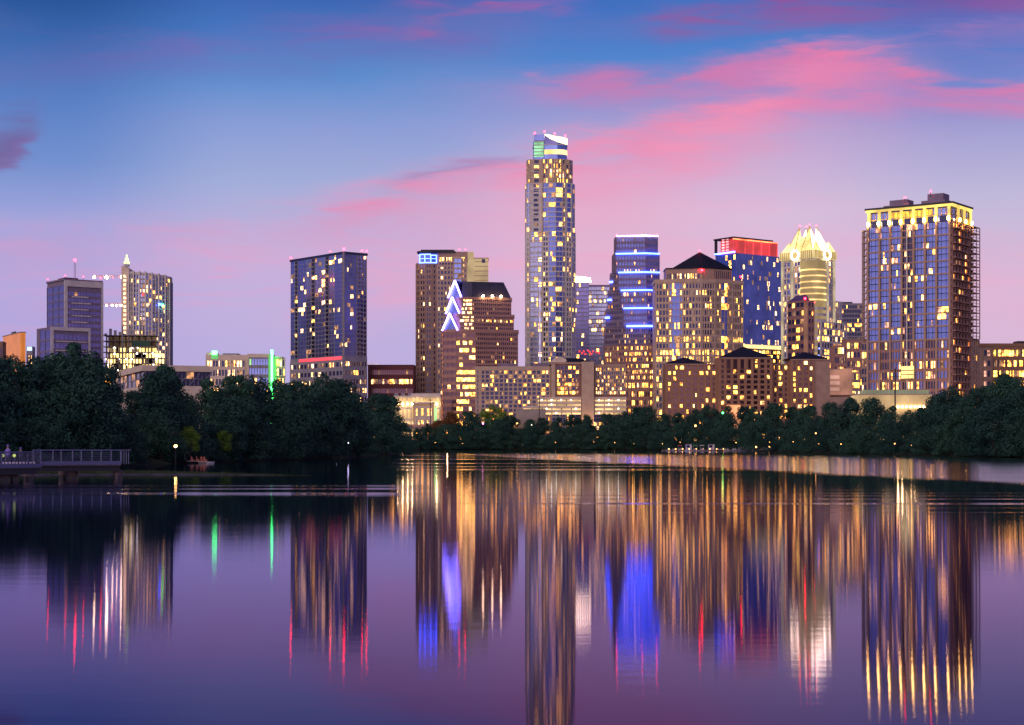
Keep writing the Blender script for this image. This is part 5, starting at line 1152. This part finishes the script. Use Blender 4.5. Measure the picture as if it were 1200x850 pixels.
mlr = ramp(ev, [(0,(186,172,220)),(ey(400),(182,174,224)),(ey(300),(188,178,222)),(ey(220),(160,172,217)),(ey(150),(135,155,213)),(ey(90),(82,138,205)),(ey(40),(66,115,190)),(ey(0),(55,98,176)),(.62,(38,66,144)),(1,(28,44,110))])
midr = ramp(ev, [(0,(212,182,216)),(ey(400),(210,182,219)),(ey(300),(214,190,220)),(ey(250),(211,192,221)),(ey(190),(186,174,216)),(ey(130),(140,150,210)),(ey(70),(74,130,204)),(ey(10),(48,108,190)),(.62,(40,68,148)),(1,(28,44,110))])
rightr = ramp(ev, [(0,(214,180,212)),(ey(340),(214,184,216)),(ey(240),(188,184,218)),(ey(180),(158,162,212)),(ey(130),(120,136,206)),(ey(85),(72,124,200)),(ey(35),(70,102,186)),(ey(0),(84,80,158)),(.62,(40,58,140)),(1,(28,42,110))])
sky = mixc(SM(s_, .74, .95), mixc(SM(s_, .40, .56), mixc(SM(s_, .06, .24), leftr, mlr), midr), rightr)
vec = nt.nodes.new('ShaderNodeCombineXYZ'); nt.links.new(s_, vec.inputs[0]); nt.links.new(t_, vec.inputs[1])
def noise(rot, sx_, sy_, det=5, dist=.6, ofs=0):
    mp = nt.nodes.new('ShaderNodeMapping'); mp.inputs['Rotation'].default_value = (0,0,R(rot)); mp.inputs['Scale'].default_value = (sx_,sy_,1); mp.inputs['Location'].default_value = (ofs,ofs*.7,0); mp.vector_type = 'TEXTURE' if False else 'POINT'
    nt.links.new(vec.outputs[0], mp.inputs[0]); n = nt.nodes.new('ShaderNodeTexNoise'); n.inputs['Scale'].default_value = 1; n.inputs['Detail'].default_value = det; n.inputs['Distortion'].default_value = dist; n.inputs['Roughness'].default_value = .55; nt.links.new(mp.outputs[0], n.inputs['Vector']); return n.outputs['Fac']
def fcurve(src, pts):
    n = nt.nodes.new('ShaderNodeFloatCurve'); c = n.mapping.curves[0]; n.mapping.use_clip = True
    while len(c.points) < len(pts): c.points.new(.5,.5)
    for p, (x, y) in zip(c.points, sorted(pts)): p.location = (x,y); p.handle_type = 'AUTO'
    n.mapping.update(); nt.links.new(src, n.inputs['Value']); return n.outputs[0]
sn = MA('MULTIPLY_ADD', s_, .5, .25, clamp=True)      # pixel columns -600..1800 -> 0..1
def sp_(px): return (px/1200)*.5+.25
n1 = noise(22, 3.0, 9.0, 6, .8); n2 = noise(22, 7, 26, 6, .5, 3.1); n3 = noise(10, 2.2, 4.5, 4, .4, 7); n6 = noise(16, 11, 60, 5, 1.2, 5.3)
warp = MA('ADD', MA('MULTIPLY', MA('SUBTRACT', n1, .5), .15), MA('ADD', MA('MULTIPLY', MA('SUBTRACT', n2, .5), .06), MA('MULTIPLY', MA('SUBTRACT', n6, .5), .022)))
tw = MA('ADD', t_, warp)
def band(ridge, inten, wup, wdn, amp, texture=None):
    rv = fcurve(sn, [(sp_(a), b_/850) for a,b_ in ridge]); iv = fcurve(sn, [(sp_(a), b_) for a,b_ in inten])
    d = MA('SUBTRACT', tw, rv); dn = MA('MAXIMUM', MA('DIVIDE', d, wdn/850), 0); up_ = MA('MAXIMUM', MA('DIVIDE', MA('MULTIPLY', d, -1), wup/850), 0); dd = MA('ADD', dn, up_)
    g = MA('EXPONENT', MA('MULTIPLY', MA('MULTIPLY', dd, dd), -1)); r = MA('MULTIPLY', MA('MULTIPLY', g, iv), amp)
    if texture is not None: r = MA('MULTIPLY', r, texture)
    return MA('MULTIPLY', r, front, clamp=True)
tex = MA('MULTIPLY', MA('ADD', MA('MULTIPLY', SM(n2, .34, .66), .78), .32), MA('ADD', MA('MULTIPLY', SM(n6, .3, .7), .35), .82)); tex2 = SM(n1, .3, .62)
pink = srgb(240,140,178); hot = srgb(232,118,165); mauve = srgb(176,108,172); rose = srgb(228,166,200); dk_ = srgb(110,90,150)
main = [(-600,330),(0,292),(250,276),(350,256),(440,238),(530,206),(620,190),(700,172),(800,150),(900,122),(980,90),(1100,60),(1800,20)]
# broad rosy wash below the main streak
sky = mixc(band([(-600,340),(150,290),(420,262),(600,240),(760,215),(900,180),(1200,150),(1800,150)], [(-600,.0),(120,.03),(350,.15),(560,.6),(700,.75),(820,.5),(950,.35),(1150,.15),(1800,.1)], 40, 95, .8), sky, rose)
sky = mixc(band([(-600,430),(150,400),(300,385),(460,345),(560,322),(700,300),(820,285),(1000,300),(1200,330),(1800,330)], [(-600,.0),(0,.0),(200,.08),(320,.22),(450,.9),(600,.65),(760,.75),(900,.4),(1050,.45),(1200,.4),(1800,.3)], 45, 50, .55, tex), sky, srgb(244,162,194))
sky = mixc(band([(-600,80),(200,62),(330,55),(450,28),(560,20),(1800,20)], [(-600,.1),(0,.25),(200,.5),(300,.5),(450,.85),(560,.6),(700,0),(1800,.0)], 30, 34, .7, tex), sky, srgb(132,92,168))
sky = mixc(band(main, [(-600,.2),(0,.3),(120,.25),(240,.42),(330,.35),(430,.65),(560,.9),(700,.95),(850,1),(960,.75),(1060,.3),(1200,.1),(1800,0)], 24, 48, .8, tex), sky, pink)
sky = mixc(band([(-600,330),(300,262),(430,243),(520,212),(620,196),(700,188),(760,165),(900,130),(1000,90),(1800,90)], [(-600,0),(300,.1),(450,.5),(560,.4),(680,.5),(760,.8),(900,.75),(980,.4),(1100,0),(1800,0)], 14, 20, .6, tex), sky, hot)
sky = mixc(band([(-600,95),(500,95),(640,92),(760,100),(840,84),(920,72),(1010,82),(1100,100),(1200,106),(1800,120)], [(-600,0),(520,.05),(640,.5),(760,.7),(860,.9),(950,.9),(1080,.75),(1200,.95),(1800,.4)], 12, 22, .9, tex), sky, hot)
sky = mixc(band([(-600,40),(400,40),(500,22),(580,8),(660,-6),(1800,-40)], [(-600,0),(330,.0),(460,.2),(560,.8),(640,.7),(720,.0),(1800,0)], 9, 7, .8, tex), sky, srgb(196,76,146))
sky = mixc(band([(-600,20),(700,25),(800,20),(900,12),(1000,14),(1100,8),(1200,8),(1800,8)], [(-600,0),(700,.1),(780,.6),(900,.9),(1050,.8),(1200,.6),(1800,.4)], 22, 18, .8, tex), sky, srgb(158,70,140))
sky = mixc(band([(-600,120),(950,90),(1050,62),(1120,52),(1200,48),(1800,40)], [(-600,0),(980,0),(1080,.5),(1200,.6),(1800,.3)], 10, 16, .5, tex), sky, mauve)
sky = mixc(band([(-600,120),(760,130),(860,112),(1000,108),(1100,118),(1800,118)], [(-600,0),(760,.0),(860,.75),(980,.8),(1050,.4),(1120,0),(1800,0)], 34, 34, .75, tex), sky, srgb(228,126,176))
sky = mixc(band([(-600,120),(640,84),(760,80),(880,70),(1800,60)], [(-600,0),(600,.0),(680,.7),(800,.75),(900,.5),(1000,0),(1800,0)], 16, 34, .7, tex), sky, srgb(180,118,180))
sky = mixc(band([(-600,250),(600,212),(700,192),(800,166),(900,126),(960,100),(1800,90)], [(-600,0),(560,.1),(640,.7),(720,.9),(820,.85),(900,.6),(980,.1),(1800,0)], 22, 36, .75, tex), sky, srgb(243,148,184))
for ys_, a_ in ((338,.34),(364,.26),(312,.28)):
    sky = mixc(band([(-600,ys_+30),(0,ys_+14),(200,ys_+6),(420,ys_-24),(1800,ys_-60)], [(-600,.3),(0,.6),(180,.9),(330,1),(440,.8),(560,.3),(1800,0)], 5, 9, a_, tex), sky, srgb(226,158,202))
# dusky cloud at left edge
sky = mixc(band([(-600,230),(-60,185),(0,168),(25,155),(55,140),(200,120),(1800,100)], [(-600,.2),(-120,.6),(0,1),(25,.85),(45,.3),(65,0),(300,0),(1800,0)], 26, 12, .8), sky, srgb(112,92,150))
sky = mixc(band([(-600,245),(-60,195),(0,178),(30,160),(50,150),(200,120),(1800,100)], [(-600,.2),(0,.8),(25,.8),(45,.35),(62,0),(300,0),(1800,0)], 8, 8, .55), sky, srgb(132,84,146))
sky = mixc(band([(-600,330),(300,260),(470,212),(540,190),(600,180),(1800,150)], [(-600,0),(420,.0),(490,.6),(550,.65),(620,.2),(680,0),(1800,0)], 10, 8, .6), sky, srgb(130,110,170))
mot = MA('MULTIPLY', MA('SUBTRACT', n3, .5), .35)
sky = mixc(MA('MULTIPLY', SM(n3, .45, .75), .08), sky, srgb(225,165,200))
# the physical dusk sky under the afterglow
nish = nt.nodes.new('ShaderNodeTexSky'); nish.sky_type = 'NISHITA'; nish.sun_disc = False; nish.sun_elevation = R(1.5); nish.sun_rotation = R(215)
bg1 = nt.nodes.new('ShaderNodeBackground'); bg1.inputs[1].default_value = .008; nt.links.new(nish.outputs[0], bg1.inputs[0])
bg2 = nt.nodes.new('ShaderNodeBackground'); bg2.inputs[1].default_value = 1.0; nt.links.new(sky, bg2.inputs[0])
ad = nt.nodes.new('ShaderNodeAddShader'); nt.links.new(bg1.outputs[0], ad.inputs[0]); nt.links.new(bg2.outputs[0], ad.inputs[1])
wo = nt.nodes.new('ShaderNodeOutputWorld'); nt.links.new(ad.outputs[0], wo.inputs[0])

# ------------------------------------------------------------------ afterglow lamp
sl = bpy.data.lights.new('sun', 'SUN'); sl.energy = 2.5; sl.angle = R(95); sl.color = (1,.71,.60)
so = bpy.data.objects.new('sun', sl); COL.objects.link(so)
az, elv = R(215), R(18)   # low in the west, behind and left of the viewer
d = Vector((math.sin(az)*math.cos(elv), math.cos(az)*math.cos(elv), math.sin(elv))); so.rotation_euler = (-d).to_track_quat('-Z','Y').to_euler()

# ------------------------------------------------------------------ camera
cam = bpy.data.cameras.new('camera'); co = bpy.data.objects.new('camera', cam); COL.objects.link(co); sc.camera = co
co.location = (0,0,CAMZ); co.rotation_euler = (R(90),0,0); cam.sensor_width = 36; cam.lens = 36*F/1200; cam.shift_y = (HZ-425)/1200; cam.clip_end = 30000; cam.clip_start = .5
sc.view_settings.view_transform = 'Standard'; sc.view_settings.look = 'None'; sc.view_settings.exposure = 0
sc.render.engine = 'CYCLES'; sc.cycles.use_denoising = True; sc.cycles.max_bounces = 5; sc.cycles.diffuse_bounces = 2; sc.cycles.glossy_bounces = 4; sc.cycles.sample_clamp_indirect = 80; sc.cycles.caustics_reflective = True

# unseen warm point lights, added to make walls and trees glow near street level
for i,(px,D,z,p) in enumerate(((690,838,9,7000),(1045,548,8,5000),(524,829,8,3000),(579,843,13,2500),(862,836,9,5000),(600,838,9,3500),(1128,586,12,4500),(545,900,10,9000),(480,885,9,4000))):
    l = bpy.data.lights.new('added_glow_light', 'POINT'); l.energy = p*.8; l.color = (1,.55,.24); l.shadow_soft_size = .5
    o = bpy.data.objects.new('added_glow_light', l); COL.objects.link(o); o.location = (X(px,D),D-1,z)
